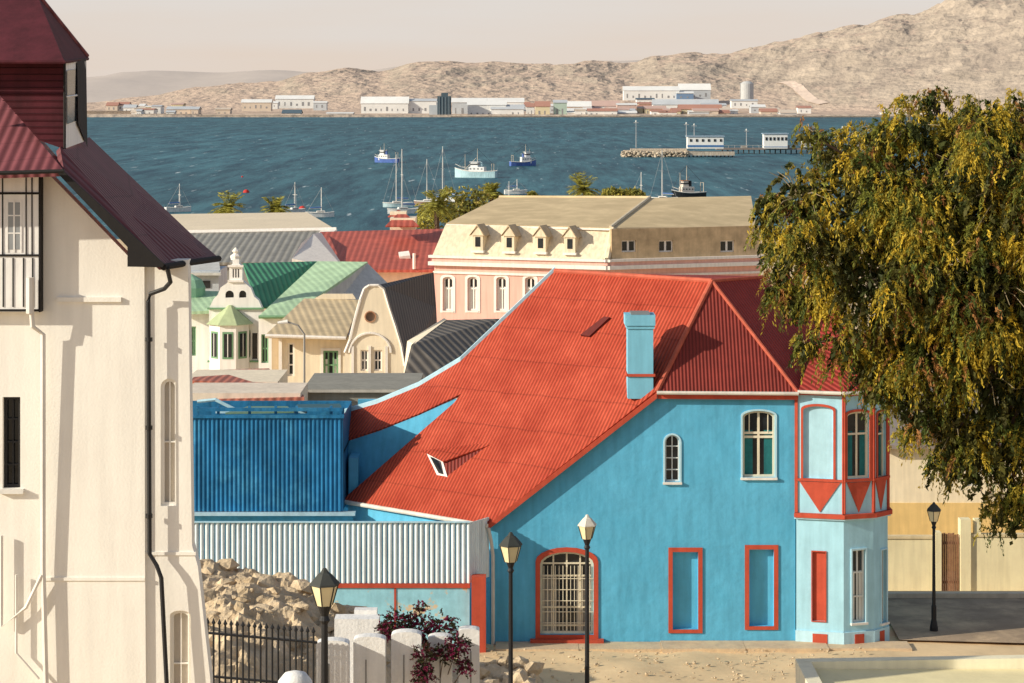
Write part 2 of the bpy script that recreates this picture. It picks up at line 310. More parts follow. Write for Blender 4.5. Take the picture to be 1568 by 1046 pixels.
for u0,u1,vt,d,m in ((130,205,170,3100,QM),(205,300,175,3060,QM),(300,510,177,3040,QM),(512,690,181,2960,QD),(690,960,178,3030,QM),(960,1420,178,3030,QM)):
    a=sv(u0,vt,d); c=sv(u1,184,d); b.box('quay_wall',m,a.x,c.x,d,d+60,-3,a.z)
for i in range(40):
    u=random.uniform(515,690); p=sv(u,181,2958); b.box('fenders',BLACK,p.x-.5,p.x+.5,2957,2959.5,-1,p.z+.3)
b.finish()
# jetty
ICO=[]; ph_=(1+5**.5)/2
for a_,c_ in ((-1,ph_),(1,ph_),(-1,-ph_),(1,-ph_)): ICO.append((a_,c_,0))
for a_,c_ in ((-1,ph_),(1,ph_),(-1,-ph_),(1,-ph_)): ICO.append((0,a_,c_))
for a_,c_ in ((ph_,-1),(ph_,1),(-ph_,-1),(-ph_,1)): ICO.append((a_,0,c_))
ICF=[(0,11,5),(0,5,1),(0,1,7),(0,7,10),(0,10,11),(1,5,9),(5,11,4),(11,10,2),(10,7,6),(7,1,8),(3,9,4),(3,4,2),(3,2,6),(3,6,8),(3,8,9),(4,9,5),(2,4,11),(6,2,10),(8,6,7),(9,8,1)]
def rocks(b,part,m,n,fx):
    for i in range(n):
        c,r=fx(); q=random.uniform(0,6); sxx,syy,szz=random.uniform(.7,1.3),random.uniform(.6,1.1),random.uniform(.4,.85); vs=[]
        for x,y,z in ICO:
            k=r*.55*random.uniform(.7,1.2); x*=sxx*k;y*=syy*k;z*=szz*k
            vs.append((c[0]+x*math.cos(q)-y*math.sin(q),c[1]+x*math.sin(q)+y*math.cos(q),c[2]+z))
        b.add(part,m,vs,ICF)
b=B('stone_jetty'); RK=mat('jetty_rock',(.56,.47,.36),var=.35,scale=.3,bump=1,bscale=.8,streak=0,bdist=.6)
J=1100
a=sv(953,228,J); c=sv(1052,238,J)
rocks(b,'rocks',RK,900,lambda:((random.uniform(a.x,c.x),J+random.uniform(-4,4),random.uniform(0,2.6)),random.uniform(.5,1.1)))
b.box('core',RK,a.x+1,c.x,J-1,J+5,-3,3.2)
b.box('concrete_cap',mat('quay_concrete2',(.62,.54,.44),streak=.5),a.x+4,c.x,J+1,J+5.2,3.21,4.0)
c2=sv(1124,238,J); b.box('concrete_quay',mat('quay_concrete2',(.58,.5,.40),streak=.5),c.x,c2.x,J-3,J+9,.8,2.6); 
for i in range(12): x=c.x+(c2.x-c.x)*(i+.5)/12; b.box('piles',BLACK,x-.3,x+.3,J-2.5,J-1.8,-2,.8)
b.finish()
b=B('jetty_pier'); c3=sv(1340,225,1180); b.box('deck',mat('pier_timber',(.24,.2,.18)),c2.x-3,c3.x,1160,1168,2.0,2.9)
for i in range(30): x=c2.x+(c3.x-c2.x)*i/30; b.tube('piles',BLACK,[(x,1161,-3),(x,1161,2)],.35,6)
for i in range(26): x=c2.x+(c3.x-c2.x)*i/26; b.tube('rail_posts',mat('rail_grey',(.35,.35,.35)),[(x,1161,2.9),(x,1161,4.2)],.12,5)
for i in range(9): x=c2.x+(c3.x-c2.x)*random.random(); b.box('cargo',mat('cargo_crates',(.35,.33,.3)),x,x+random.uniform(1,3),1163,1165,2.9,2.9+random.uniform(.8,2))
b.tube('rail',mat('rail_grey',(.35,.35,.35)),[(c2.x,1161,4.2),(c3.x,1161,4.2)],.12,5); b.finish()
def pier_building(u0,u1,vt,vb,d,band):
    b=B('pier_building'); a=sv(u0,vt,d); c=sv(u1,vb,d)
    b.box('walls',mat('wall_white',W[1]),a.x,c.x,d,d+8,c.z-.5,a.z-.5); b.box('flat_roof',mat('pier_roof',(.3,.4,.5)),a.x-.5,c.x+.5,d-.5,d+8.5,a.z-.5,a.z)
    b.box('blue_band',mat('blue_band',(.08,.2,.42)),a.x-.1,c.x+.1,d-.12,d+.5,c.z+.2,c.z+band)
    n=6
    for i in range(n): x=a.x+(c.x-a.x)*(i+.35)/n; b.box('windows',DARKG,x,x+1,d-.2,d+.1,c.z+(a.z-c.z)*.5,c.z+(a.z-c.z)*.72)
    b.finish()
pier_building(1053,1108,208,226,1098,1.2); pier_building(1170,1206,204,226,1158,.5); pier_building(1228,1262,210,224,1158,.5)
for u,v0,v1,d in ((974,187,226,1101),(1051,190,212,1104),(1063,192,212,1104),(1290,196,222,1163),(1143,200,226,1162)):
    b=B('harbour_light_mast'); p=sv(u,v1,d);q=sv(u,v0,d); b.tube('mast',mat('mast_grey',(.5,.5,.5)),[p,q],.22,6,.14); b.tube('arm',mat('mast_grey',(.5,.5,.5)),[q-Vector((1.2,0,.3)),q+Vector((1.2,0,-.3))],.15,5); b.lathe('beacon',WHITE,(q.x,q.y),[(.3,q.z),(.4,q.z+.5),(.1,q.z+.9)],8); b.finish()
# ------------------------------------------------------------------ boats
def hull(b,m,deckm,cx,cy,L,W_,fb,ang,bow=1.6):
    n=14; S=[]; 
    ca,sa=math.cos(ang),math.sin(ang)
    for i in range(n+1):
        t=i/n; w=W_/2*(1-max(0,(t-.55)/.45)**2.2)*(.8+.2*min(1,t*5)); w=max(w,.05)
        zt=fb*(1+ .25*(1-t)**2+ (bow-1)*max(0,(t-.35)/.65)**2); x=(t-.5)*L
        S.append([(x,-w,zt),(x+.0,-w*.85,.0),(x-.2*t,-w*.4,-.6),(x-.2*t,w*.4,-.6),(x,w*.85,0),(x,w,zt)])
    V=[]; 
    for r in S:
        for x,y,z in r: V.append((cx+x*ca-y*sa,cy+x*sa+y*ca,z))
    fs=[(i*6+j,i*6+j+1,(i+1)*6+j+1,(i+1)*6+j) for i in range(n) for j in range(5)]+[(0,1,2,3,4,5)]
    b.add('hull',m,V,fs)
    V2=[]
    for r in S: 
        for x,y,z in (r[0],r[5]): V2.append((cx+x*ca-y*sa*.97,cy+x*sa+y*ca*.97,z-.35))
    b.add('deck',deckm,V2,[(2*i,2*i+1,2*i+3,2*i+2) for i in range(n)])
    def tr(x,y,z): return Vector((cx+x*ca-y*sa,cy+x*sa+y*ca,z))
    for side in (0,5): b.tube('gunwale',WHITE,[tr(r[side][0],r[side][1],r[side][2]) for r in S],.12,5)
    return tr
def obox(b,part,m,tr,x0,x1,y0,y1,z0,z1,tp=0):
    vs=[tr(x0,y0,z0),tr(x1,y0,z0),tr(x1,y1,z0),tr(x0,y1,z0),tr(x0+tp,y0+tp*.3,z1),tr(x1-tp,y0+tp*.3,z1),tr(x1-tp,y1-tp*.3,z1),tr(x0+tp,y1-tp*.3,z1)]
    b.add(part,m,vs,[(0,1,2,3),(4,5,6,7),(0,1,5,4),(1,2,6,5),(2,3,7,6),(3,0,4,7)])
def fishing_boat(name,u,v,L,ang,hc,sc,house=-.15,hs=1.0,mast=7):
    d=CH*F/(v-145); x=(u-784)*d/F; b=B(name)
    hm=mat('hull_'+hc[0],hc[1],var=.15,scale=.6,rough=.5,streak=.25); sm=mat('boat_'+sc[0],sc[1],var=.06,streak=.1)
    dm=mat('boat_deck',(.35,.28,.2)); tr=hull(b,hm,dm,x,d,L,L*.28,L*.13,ang,1.75)
    fb=L*.13; hx=L*house
    obox(b,'deckhouse',sm,tr,hx-L*.19,hx+L*.19,-L*.11,L*.11,fb*.7,fb+2.2*hs,.1)
    obox(b,'wheelhouse',sm,tr,hx-L*.03,hx+L*.15,-L*.09,L*.09,fb+2.2*hs,fb+4.2*hs,.2)
    obox(b,'wheelhouse_windows',DARKG,tr,hx-L*.035+.1,hx+L*.155-.1,-L*.093,L*.093,fb+3.1*hs,fb+3.6*hs,.05)
    for k in range(4): xx=hx-L*.15+L*.09*k; obox(b,'house_windows',DARKG,tr,xx,xx+L*.04,-L*.113,L*.113,fb+1.2*hs,fb+1.6*hs,0)
    obox(b,'wheelhouse_roof',mat('boat_roof',(.55,.25,.12)) if hc[0]=='black' else sm,tr,hx-L*.05,hx+L*.17,-L*.1,L*.1,fb+4.2*hs,fb+4.4*hs)
    mm=mat('boat_mast',(.55,.5,.42))
    b.tube('mast',mm,[tr(hx,0,fb+4.2*hs),tr(hx,0,fb+mast)],.16,6,.1)
    b.tube('foremast',mm,[tr(L*.25,0,fb),tr(L*.25,0,fb+mast*.75)],.16,6,.1)
    b.tube('boom',mm,[tr(L*.25,0,fb+1),tr(-L*.02,0,fb+mast*.6)],.1,5)
    b.tube('aft_gantry',mm,[tr(-L*.42,-L*.1,fb),tr(-L*.42,-L*.1,fb+3),tr(-L*.42,L*.1,fb+3),tr(-L*.42,L*.1,fb)],.14,5)
    for a_,c_ in (((L*.48,0,fb*1.7),(L*.25,0,fb+mast*.75)),((L*.25,0,fb+mast*.75),(hx,0,fb+mast)),((hx,0,fb+mast),(-L*.42,0,fb+3))): b.tube('rigging',BLACK,[tr(*a_),tr(*c_)],.04,4)
    b.tube('bow_rail',WHITE,[tr(L*.15,-L*.13,fb*1.6),tr(L*.35,-L*.1,fb*2.0),tr(L*.49,0,fb*2.4),tr(L*.35,L*.1,fb*2.0),tr(L*.15,L*.13,fb*1.6)],.06,4)
    b.lathe('funnel',hm,tr(hx-L*.1,0,0)[:2],[(.5,fb+2),(.45,fb+3.6)],8)
    b.finish()
fishing_boat('fishing_boat',592,249,12,math.radians(155),('blue',(.10,.18,.5)),('white',(.82,.82,.82)),.1,.9,7)
fishing_boat('fishing_boat',728,272,15.5,math.radians(165),('cyan',(.50,.72,.78)),('white',(.82,.82,.8)),-.05,.85,8.5)
fishing_boat('fishing_boat',801,254,11.5,math.radians(20),('blue',(.10,.18,.5)),('white',(.82,.82,.82)),.1,1,7.5)
fishing_boat('tug_boat',1054,303,10.5,math.radians(200),('black',(.025,.03,.035)),('orange_white',(.75,.66,.58)),.05,.85,8)
def sailboat(name,u,v,d,L,mh,ang,hullc=(.80,.80,.78)):
    x=(u-784)*d/F; b=B(name); tr=hull(b,mat('sail_hull_%d'%int(hullc[2]*100),hullc),WHITE,x,d,L,L*.26,1.0,ang,1.25)
    obox(b,'cabin',WHITE,tr,-L*.15,L*.2,-L*.08,L*.08,.7,1.6,.3); obox(b,'cabin_windows',DARKG,tr,-L*.1,L*.13,-L*.085,L*.085,1.15,1.35)
    sm=mat('alu_mast',(.78,.75,.70))
    b.tube('mast',sm,[tr(L*.05,0,.9),tr(L*.05,0,mh)],.14,6,.11); b.tube('boom',sm,[tr(L*.05,0,2.2),tr(-L*.38,0,2.1)],.1,5); b.tube('furled_sail',mat('sail_cover',(.1,.2,.45)),[tr(L*.03,0,2.4),tr(-L*.35,0,2.3)],.2,6)
    b.tube('spreaders',sm,[tr(L*.05,-1,mh*.6),tr(L*.05,1,mh*.6)],.06,4)
    for e in ((L*.49,0,1.2),(-L*.48,0,1),(L*.05,-L*.12,1),(L*.05,L*.12,1)): b.tube('rigging',mat('rig_grey',(.4,.4,.4)),[tr(L*.05,0,mh*.97),tr(*e)],.03,4)
    b.finish()
sailboat('sailing_yacht',618,327,577,8.5,16.3,math.radians(200))
sailboat('sailing_yacht',609,318,610,8,14,math.radians(190),(.55,.72,.75))
sailboat('sailing_yacht',680,312,640,9,15.5,math.radians(150))
sailboat('sailing_yacht',656,322,620,8,12.5,math.radians(170),(.3,.2,.15))
sailboat('sailing_yacht',1016,312,640,8,14.5,math.radians(160))
sailboat('sailing_yacht',980,318,620,7,9,math.radians(20))
sailboat('sailing_yacht',273,330,585,7,7.2,math.radians(30)); sailboat('sailing_yacht',490,340,560,7,7.3,math.radians(10)); sailboat('sailing_yacht',450,335,575,7,8,math.radians(40)); sailboat('sailing_yacht',778,318,620,7,6.5,math.radians(40)); sailboat('sailing_yacht',790,305,690,7,4.5,math.radians(10))
for u,v,d,r in ((377,295,700,1.0),(463,321,600,1.0),(371,271,830,.4)):
    b=B('mooring_buoy'); p=sv(u,v,d); pr=[(max(.05,r*math.sin(t)),p.z-r*math.cos(t)) for t in np.linspace(.05,3.1,9)]
    b.lathe('float',mat('buoy_red',(.6,.05,.04)),(p.x,p.y),pr,12); b.tube('mooring_post',BLACK,[(p.x,p.y,-1),(p.x,p.y,p.z)],.1,5); b.finish(smooth=('float',))
# ------------------------------------------------------------------ foliage helpers
def leaf_mat(name,tl=.3):
    m,nt,p=_new(name); L=nt.links; a=N(nt,'ShaderNodeVertexColor',layer_name='Col'); L.new(a.outputs['Color'],p.inputs['Base Color']); p.inputs['Roughness'].default_value=.6; p.inputs['Specular IOR Level'].default_value=.2
    t=N(nt,'ShaderNodeBsdfTranslucent'); L.new(a.outputs['Color'],t.inputs['Color']); mx=N(nt,'ShaderNodeMixShader'); mx.inputs[0].default_value=tl; L.new(p.outputs[0],mx.inputs[1]); L.new(t.outputs[0],mx.inputs[2]); L.new(mx.outputs[0],nt.nodes['Material Output'].inputs['Surface']); return m
LEAF=leaf_mat('leaf_foliage')
def leafmesh(name,C,D,S,ln,wd,col,parent=None,loc=Vector((0,0,0))):
    n=len(C); ln=ln[:,None]; wd=wd[:,None]
    V=np.stack([C-D*ln*.5,C+S*wd*.5,C+D*ln*.5,C-S*wd*.5],1).reshape(-1,3)-np.array(loc)
    me=bpy.data.meshes.new(name); me.vertices.add(4*n); me.vertices.foreach_set('co',V.astype(np.float32).ravel())
    me.loops.add(4*n); me.loops.foreach_set('vertex_index',np.arange(4*n,dtype=np.int32)); me.polygons.add(n)
    me.polygons.foreach_set('loop_start',np.arange(0,4*n,4,dtype=np.int32)); 
    me.update(calc_edges=True)
    ca=me.color_attributes.new('Col','FLOAT_COLOR','POINT'); cc=np.ones((n,4,4),np.float32); cc[:,:,:3]=col[:,None,:]; ca.data.foreach_set('color',cc.ravel())
    me.materials.append(LEAF); ob=bpy.data.objects.new(name,me); scene.collection.objects.link(ob)
    if parent: ob.parent=parent
    else: ob.location=loc
    return ob
def unit(a): return a/np.maximum(1e-6,np.linalg.norm(a,axis=1))[:,None]
def fronds(clumps,nf,nl,flen,ln,wd,pal,droop=1.0,shell=.55,hs=1.1):
    cl=np.array([[*c[0],c[1]] for c in clumps]); wt=cl[:,3]**2; wt/=wt.sum()
    k=rng.choice(len(cl),nf,p=wt); dirs=unit(rng.normal(size=(nf,3)))
    lump=np.array([noise.noise(Vector((float(d[0])*2.2+kk*3.1,float(d[1])*2.2,float(d[2])*2.2))) for d,kk in zip(dirs,k)])
    rr=rng.uniform(shell,1.0,nf)**.7*cl[k,3]*(1+.45*lump)
    P=cl[k,:3]+dirs*rr[:,None]
    D0=unit(dirs*np.array([.9,.9,.5])+rng.normal(size=(nf,3))*.35); fl=flen*rng.uniform(.5,1.3,nf)
    C=[];D=[];
    for j in range(nl):
        t=(j+.5)/nl; pos=P+D0*(fl*t)[:,None]*.7; pos[:,2]-=droop*fl*t*t*.9
        pos+=rng.normal(size=(nf,3))*flen*.06
        C.append(pos); d=D0*.5+rng.normal(size=(nf,3))*.55; d[:,2]-=droop*(.3+.9*t); D.append(unit(d))
    C=np.concatenate(C); D=np.concatenate(D); S=unit(np.cross(D,rng.normal(size=D.shape)))
    pal_=np.array(pal[0]); pw=np.array(pal[1]); pw=pw/pw.sum()
    hue=np.array([noise.noise(Vector((float(p[0])*hs,float(p[1])*hs,float(p[2])*hs))) for p in P])
    q=np.clip(rng.uniform(0,1,nf)*.6+ (.5-hue*1.3)*.45,0,.999); ci=np.searchsorted(np.cumsum(pw),q); ci=np.clip(ci,0,len(pal_)-1)
    fc=pal_[ci]*rng.uniform(.7,1.25,nf)[:,None]
    col=np.tile(fc,(nl,1))*rng.uniform(.8,1.2,len(C))[:,None]
    n=len(C); return C,D,S,ln*rng.uniform(.6,1.3,n),wd*rng.uniform(.6,1.3,n),col
BARK=mat('bark',(.14,.09,.06),var=.35,scale=4,bump=1,bscale=15,streak=.3)
# pepper tree
TD=45
cl=[(1222,300,62,0),(1200,385,46,0),(1172,320,26,0),(1188,440,30,0),(1238,460,48,0),(1285,235,50,1),(1260,380,70,-1),(1325,310,95,0),(1330,430,90,-1),(1300,530,44,0),(1350,590,50,0),(1395,205,55,0),(1430,165,30,1),(1440,290,110,0),(1430,420,110,-1),(1425,540,95,0),(1405,630,52,0),(1500,185,48,0),(1535,300,120,-1),(1530,440,120,-1),(1515,580,105,0),(1465,660,60,0),(1535,700,75,0),(1560,180,45,1),(1620,400,150,0),(1640,600,130,0),(1600,240,90,1),(1535,775,36,0),(1445,715,26,0),(1700,300,120,0),(1720,500,150,1),(1345,205,28,0),(1500,690,50,0),(1228,530,20,0),(1240,205,18,0),(1580,770,50,0),(1375,520,60,1),(1480,500,80,1),(1470,230,70,1),(1530,230,70,1),(1400,360,80,1)]
CL=[(tuple(sv(u,v,TD+dd)),r*TD/F) for u,v,r,dd in cl]
root=bpy.data.objects.new('pepper_tree',None); scene.collection.objects.link(root); tb=sv(1690,900,TD); tb.z=gz(0,TD)-.3; root.location=tb
SUB=[]
for c,r in CL:
    for i in range(int(5+9*r)):
        dv=Vector((random.gauss(0,1),random.gauss(0,1),random.gauss(.15,1))).normalized(); SUB.append((tuple(Vector(c)+dv*r*random.uniform(.55,.95)),r*random.uniform(.2,.36)+.08))
pal=([(.62,.44,.045),(.40,.31,.04),(.20,.21,.035),(.09,.12,.025),(.38,.18,.06)],[.28,.24,.21,.15,.12])
leafmesh('foliage',*fronds(SUB,14500,22,.34,.10,.03,pal,1.1,.15,hs=1.4),parent=root,loc=tb)
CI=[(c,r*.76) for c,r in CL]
leafmesh('inner_foliage',*fronds(CI,4600,12,.30,.17,.075,([(.05,.06,.015),(.09,.085,.02)],[1,1]),.8,.1),parent=root,loc=tb)  # dark leaf colours paint the shade inside the crown
b=B('x'); tt=sv(1650,560,TD+.3); b.tube('trunk',BARK,[tb,tb+Vector((.15,0,1.5)),tb.lerp(tt,.6)+Vector((.1,.1,0)),tt],.42,10,.26)
for p,r in CL:
    p=Vector(p); mid=tt.lerp(p,.5)+Vector((random.uniform(-.3,.3),random.uniform(-.4,.4),.3+random.uniform(0,.3)))
    b.tube('limbs',BARK,[tt,tt.lerp(mid,.5)+Vector((0,0,.25)),mid,p.lerp(mid,.4)+Vector((0,0,.12)),p],.085,6,.02)
    for k in range(9):
        dv=Vector((random.gauss(0,1),random.gauss(0,1),random.gauss(.3,.8))).normalized()*r*random.uniform(.8,1.08)
        b.tube('twigs',mat('twig',(.38,.30,.18)),[p,p+dv*.5+Vector((0,0,.1)),p+dv],.014,4,.004)
b.into(root,tb)
def palm(u,v,d,r,h):
    p=sv(u,v,d); rt=bpy.data.objects.new('palm_tree',None); scene.collection.objects.link(rt); base=Vector((p.x,p.y,p.z-h)); rt.location=base
    b=B('x'); b.tube('trunk',BARK,[(0,0,0),(0.1,0,h*.5),(0,0,h)],.35,8,.25); b.into(rt,Vector((0,0,0)))
    C=[];D=[];S=[]
    for i in range(46):
        az=random.uniform(0,6.28); el=random.uniform(-.5,1.3); dx=np.array([math.cos(az)*math.cos(el),math.sin(az)*math.cos(el),math.sin(el)])
        L_=r*random.uniform(.8,1.1)
        for j in range(14):
            t=(j+1)/14; c=dx*L_*t; c[2]-=L_*.55*t*t*(1 if el<.8 else .4)
            for sgn in (-1,1):
                side=np.array([-math.sin(az),math.cos(az),0])*sgn; C.append(c+side*.25+np.array([0,0,h-.1])); D.append(side*.8+dx*.6+np.array([0,0,-.35])); S.append(np.cross(D[-1],[0,0,1.])+rng.normal(size=3)*.3)
    C=np.array(C);D=unit(np.array(D));S=unit(np.array(S)); n=len(C)
    col=np.array([(.46,.44,.10)])*rng.uniform(.35,1.4,n)[:,None]; leafmesh('fronds',C,D,S,np.full(n,.85),np.full(n,.2),col,parent=rt)
palm(350,317,285,2.8,6); palm(422,320,290,2.4,5.5); palm(895,290,300,3.1,7); palm(668,312,270,2.6,6); palm(752,296,290,1.9,5)
for nm,cls in (('waterfront_tree',[(660,325,22),(690,310,24),(720,305,20),(700,330,25),(655,340,20),(735,300,12),(720,325,20)]),('waterfront_bush',[(935,298,10),(950,300,10),(968,299,9),(980,300,6),(815,300,5)])):
    CLs=[(tuple(sv(u,v,275)),r*275/F) for u,v,r in cls]; p0=sv(cls[0][0],cls[0][1],275); p0.z=gz(0,275)
    rt=bpy.data.objects.new(nm,None); scene.collection.objects.link(rt); rt.location=p0
    leafmesh('foliage',*fronds(CLs,1000,10,.7,.38,.16,([(.48,.42,.09),(.28,.28,.07),(.54,.46,.14)],[.4,.4,.2]),.2,.3,hs=.4),parent=rt,loc=p0)
    b=B('x'); 
    for p,r in CLs: b.tube('branches',BARK,[p0,p0.lerp(Vector(p),.5),Vector(p)],.2,6,.08)
    b.into(rt,p0)
# ------------------------------------------------------------------ BLUE HOUSE
A=Vector((-.72,70,16.9)); Bp=Vector((4.42,70,20.9)); C=Vector((-5.43,73.95,16.9))
AP=Vector((6.29,71.9,24.14)); RE=Vector((1.43,76.0,24.14))
nr=(C-A).cross(Bp-A).normalized(); nr=nr if nr.z>0 else -nr
def rp(u,v,off=0):
    o=Vector((0,0,CH)); r=Vector(((u-784)/F,1,-(v-145)/F)); t=(A-o).dot(nr)/r.dot(nr); return o+r*t+nr*off
ridgedir=(RE-AP).normalized(); down=nr.cross(ridgedir)
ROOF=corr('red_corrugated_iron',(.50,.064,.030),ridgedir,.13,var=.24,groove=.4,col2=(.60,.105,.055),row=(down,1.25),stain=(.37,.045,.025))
ROOFH=corr('red_corrugated_iron_hip',(.25,.036,.026),(1,0,0),.11,var=.2,groove=.45,bdist=.012,stain=(.17,.026,.02))  # same red iron darkened: shade of the hip face put into the colour
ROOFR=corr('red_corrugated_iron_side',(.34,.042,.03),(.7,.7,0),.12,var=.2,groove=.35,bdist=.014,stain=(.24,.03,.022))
b=B('blue_house')
pl=PL((0,70),(1,70))
def q(u,v): return pl.px(u,v)
wins=[]
r1=pl.rect(827,909,845,972); wins.append(window(b,pl,r1,.45,CREAM,DARKG,.08,3,3,.05,REDT,.14,tr=[.1,.32,.7,.85],rec=.2,curtain=mat('lace_curtain',(.35,.33,.29),streak=.4)))
for k in range(1,14):
    x=r1[0]+(r1[1]-r1[0])*k/14; pl.box(b,'window_bars',CREAM,x-.01,x+.01,r1[2]+.1,r1[3]-.45,.1,.12)
for k in range(1,6):
    z=r1[2]+(r1[3]-r1[2]-.5)*k/6; pl.box(b,'window_bars',CREAM,r1[0]+.02,r1[1]-.02,z-.01,z+.01,.085,.099)
pl.box(b,'door_step',REDT,r1[0]-.3,r1[1]+.3,13.0,r1[2]-.115,-.25,0)
for u0,u1,v0,v1 in ((1030,1069,845,964),(1147,1185,841,959)):
    r=pl.rect(u0,u1,v0,v1); wins.append(window(b,pl,r,0,None,mat('blind_panel_blue',(.13,.52,.74)),trim=REDT,tw=.13,rec=.2))
r=pl.rect(1018,1041,666,738); wins.append(window(b,pl,r,1,WHITE,DARKG,.05,1,3,.03,LBLUE,.05,sill=WHITE,tp=.03))
r=pl.rect(1137,1187,629,731); wins.append(window(b,pl,r,.35,CREAM,DARKG,.07,1,1,.07,LBLUE,.05,sill=WHITE,tr=[.6,.66],curtain=TEAL,tp=.03))
pl.box(b,'window_bars',CREAM,(r[0]+r[1])/2-.3,(r[0]+r[1])/2-.27,r[2]+(r[3]-r[2])*.66,r[3]-.1,.1,.12); pl.box(b,'window_bars',CREAM,(r[0]+r[1])/2+.27,(r[0]+r[1])/2+.3,r[2]+(r[3]-r[2])*.66,r[3]-.1,.1,.12)
xr=q(1218,700)[0]
pl.wall(b,'walls',BLUE,[(-.66,12.4),(xr,12.4),(xr,20.88),(4.45,20.88),(-.66,16.9)],wins,.3,.2)
p2=PL((-5.3,73.9),(-.66,70.0)); p2.box(b,'walls',BLUE,0,p2.len-.01,12.4,16.75,0,.3)
b.box('walls',BLUE,11.2,11.5,70.6,78.9,12.4,20.8); b.box('walls',BLUE,-5.3,11.19,78.6,78.9,12.4,19.5); b.box('walls',BLUE,-5.3,-5.0,74.2,78.59,12.4,18.2)
K=rp(695,617); G1=rp(705,553); G1b=rp(706,603); Gm=rp(782,480)
A2=A+Vector((-.02,-.22,-.02)); B2=Bp+Vector((0,-.22,0.03))
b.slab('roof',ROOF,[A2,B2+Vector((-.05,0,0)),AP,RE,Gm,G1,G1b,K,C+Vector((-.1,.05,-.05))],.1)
L1=sv(523,634,76.9); L2=sv(527,674,75.6); st=[G1,G1.lerp(L1,.35)+Vector((0,0,-.22)),G1.lerp(L1,.7)+Vector((0,0,-.18)),L1]; sb=[G1b,G1b.lerp(L2,.35)+Vector((0,0,-.1)),G1b.lerp(L2,.7)+Vector((0,0,-.1)),L2]
for i in range(3): b.slab('flared_roof',ROOF,[st[i],st[i+1],sb[i+1],sb[i]],.08)
b.poly('walls',BLUE,[L2+Vector((0,.05,-.1)),G1b+Vector((0,.05,-.12)),K+Vector((0,.2,-.1)),Vector((C.x-.1,75.2,16.5))])
for i,(p,r_) in enumerate(((RE,Gm),(Gm,G1),(st[0],st[1]),(st[1],st[2]),(st[2],st[3]))):
    up=Vector((0,0,.13)); bk=Vector((0,.12,0))
    vs=[p+up,r_+up,r_-up*1.3,p-up*1.3]; vs=vs+[v+bk*2 for v in vs]
    b.add('verge_board',LBLUE,vs,[(0,1,2,3),(4,5,6,7),(0,1,5,4),(2,3,7,6),(0,3,7,4),(1,2,6,5)])
D2=Vector((8.74,69.78,20.9)); RR=Vector((9.0,74.3,24.14)); E=Vector((11.7,72.6,20.9))
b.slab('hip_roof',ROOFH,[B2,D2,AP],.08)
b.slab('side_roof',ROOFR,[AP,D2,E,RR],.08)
b.slab('rear_roof',ROOFR,[RE,AP,RR,Vector((11.7,79,20)),Vector((4,79.2,20)),Vector((-2,79,20))],.05)
b.poly('walls',BLUE,[E+Vector((-.2,0,-.05)),Vector((11.5,79,20)),RR+Vector((0,0,-.1))])
cap=mat('ridge_cap_red',(.52,.12,.07),streak=0,var=.3,scale=3)
b.tube('ridge_caps',cap,[RE,AP],.08,8); b.tube('ridge_caps',cap,[AP,AP.lerp(B2,.5)+nr*.01,B2],.08,8); b.tube('ridge_caps',cap,[AP,AP.lerp(D2,.5),D2],.06,8); b.tube('ridge_caps',cap,[AP,RR],.06,8)
def board(part,m,p,r_,w,t,dy=0):
    up=Vector((0,0,w)); bk=Vector((0,t,0)); vs=[p,r_,r_-up,p-up]; vs=vs+[v+bk for v in vs]; b.add(part,m,vs,[(0,1,2,3),(4,5,6,7),(0,1,5,4),(2,3,7,6),(0,3,7,4),(1,2,6,5)])
board('verge_board_front',REDT,A2+Vector((0,-.03,0)),B2+Vector((0,-.03,-.03)),.17,.05)
board('fascia',REDT,B2+Vector((.02,.03,-.02)),D2+Vector((0,.03,-.02)),.2,.05)
GUT=mat('gutter_offwhite',(.72,.68,.60),rough=.5)
b.tube('gutter',GUT,[B2+Vector((0,-.08,-.02)),D2+Vector((0,-.08,-.02))],.055,8)
b.tube('gutter',GUT,[C+Vector((-.1,-.05,-.05)),A2+Vector((0,-.05,-.04))],.07,8)
b.tube('downpipe',GUT,[A2+Vector((.02,-.05,-.1)),A2+Vector((.1,.02,-.5)),Vector((-.58,69.9,15.9)),Vector((-.58,69.9,12.8))],.055,8)
def cbox(u0,u1,v0,v1,y0,y1,m=BLUE,part='chimney'):
    a=sv(u0,v0,70);c=sv(u1,v1,70); b.box(part,m,a.x,c.x,y0,y1,c.z,a.z)
CHM=mat('chimney_blue',(.22,.56,.74),var=.1)
cbox(961,1000,493,610,69.9,70.75,CHM); cbox(957,1003,482,498,69.82,70.83,CHM); cbox(959,1002,498.1,503,69.86,70.79,CHM); cbox(959,1003,572,576,69.85,70.8,REDT)
cbox(966,995,479,481.8,69.95,70.7,mat('chimney_cap_grey',(.25,.25,.25)))
P=[rp(*p,0.16) for p in ((892,517),(906,519),(937,490),(928,489))]; b.slab('skylight',mat('dark_red_hatch',(.14,.022,.018)),P,.2)
b.poly('roof_vent',WHITE,[rp(660,700,.32),rp(685,711,.34),rp(687,735,.03),rp(671,731,.03)])
b.poly('vent_opening',DARKG,[rp(667,708,.36),rp(680,715,.37),rp(681,729,.1),rp(674,727,.1)])
b.slab('vent_roof',ROOF,[rp(655,699,.36),rp(688,716,.36),rp(765,677,.03),rp(740,680,.03)],.05)
b.poly('vent_side',ROOFH,[rp(686,713,.32),rp(686,734,.02),rp(762,679,.01)])
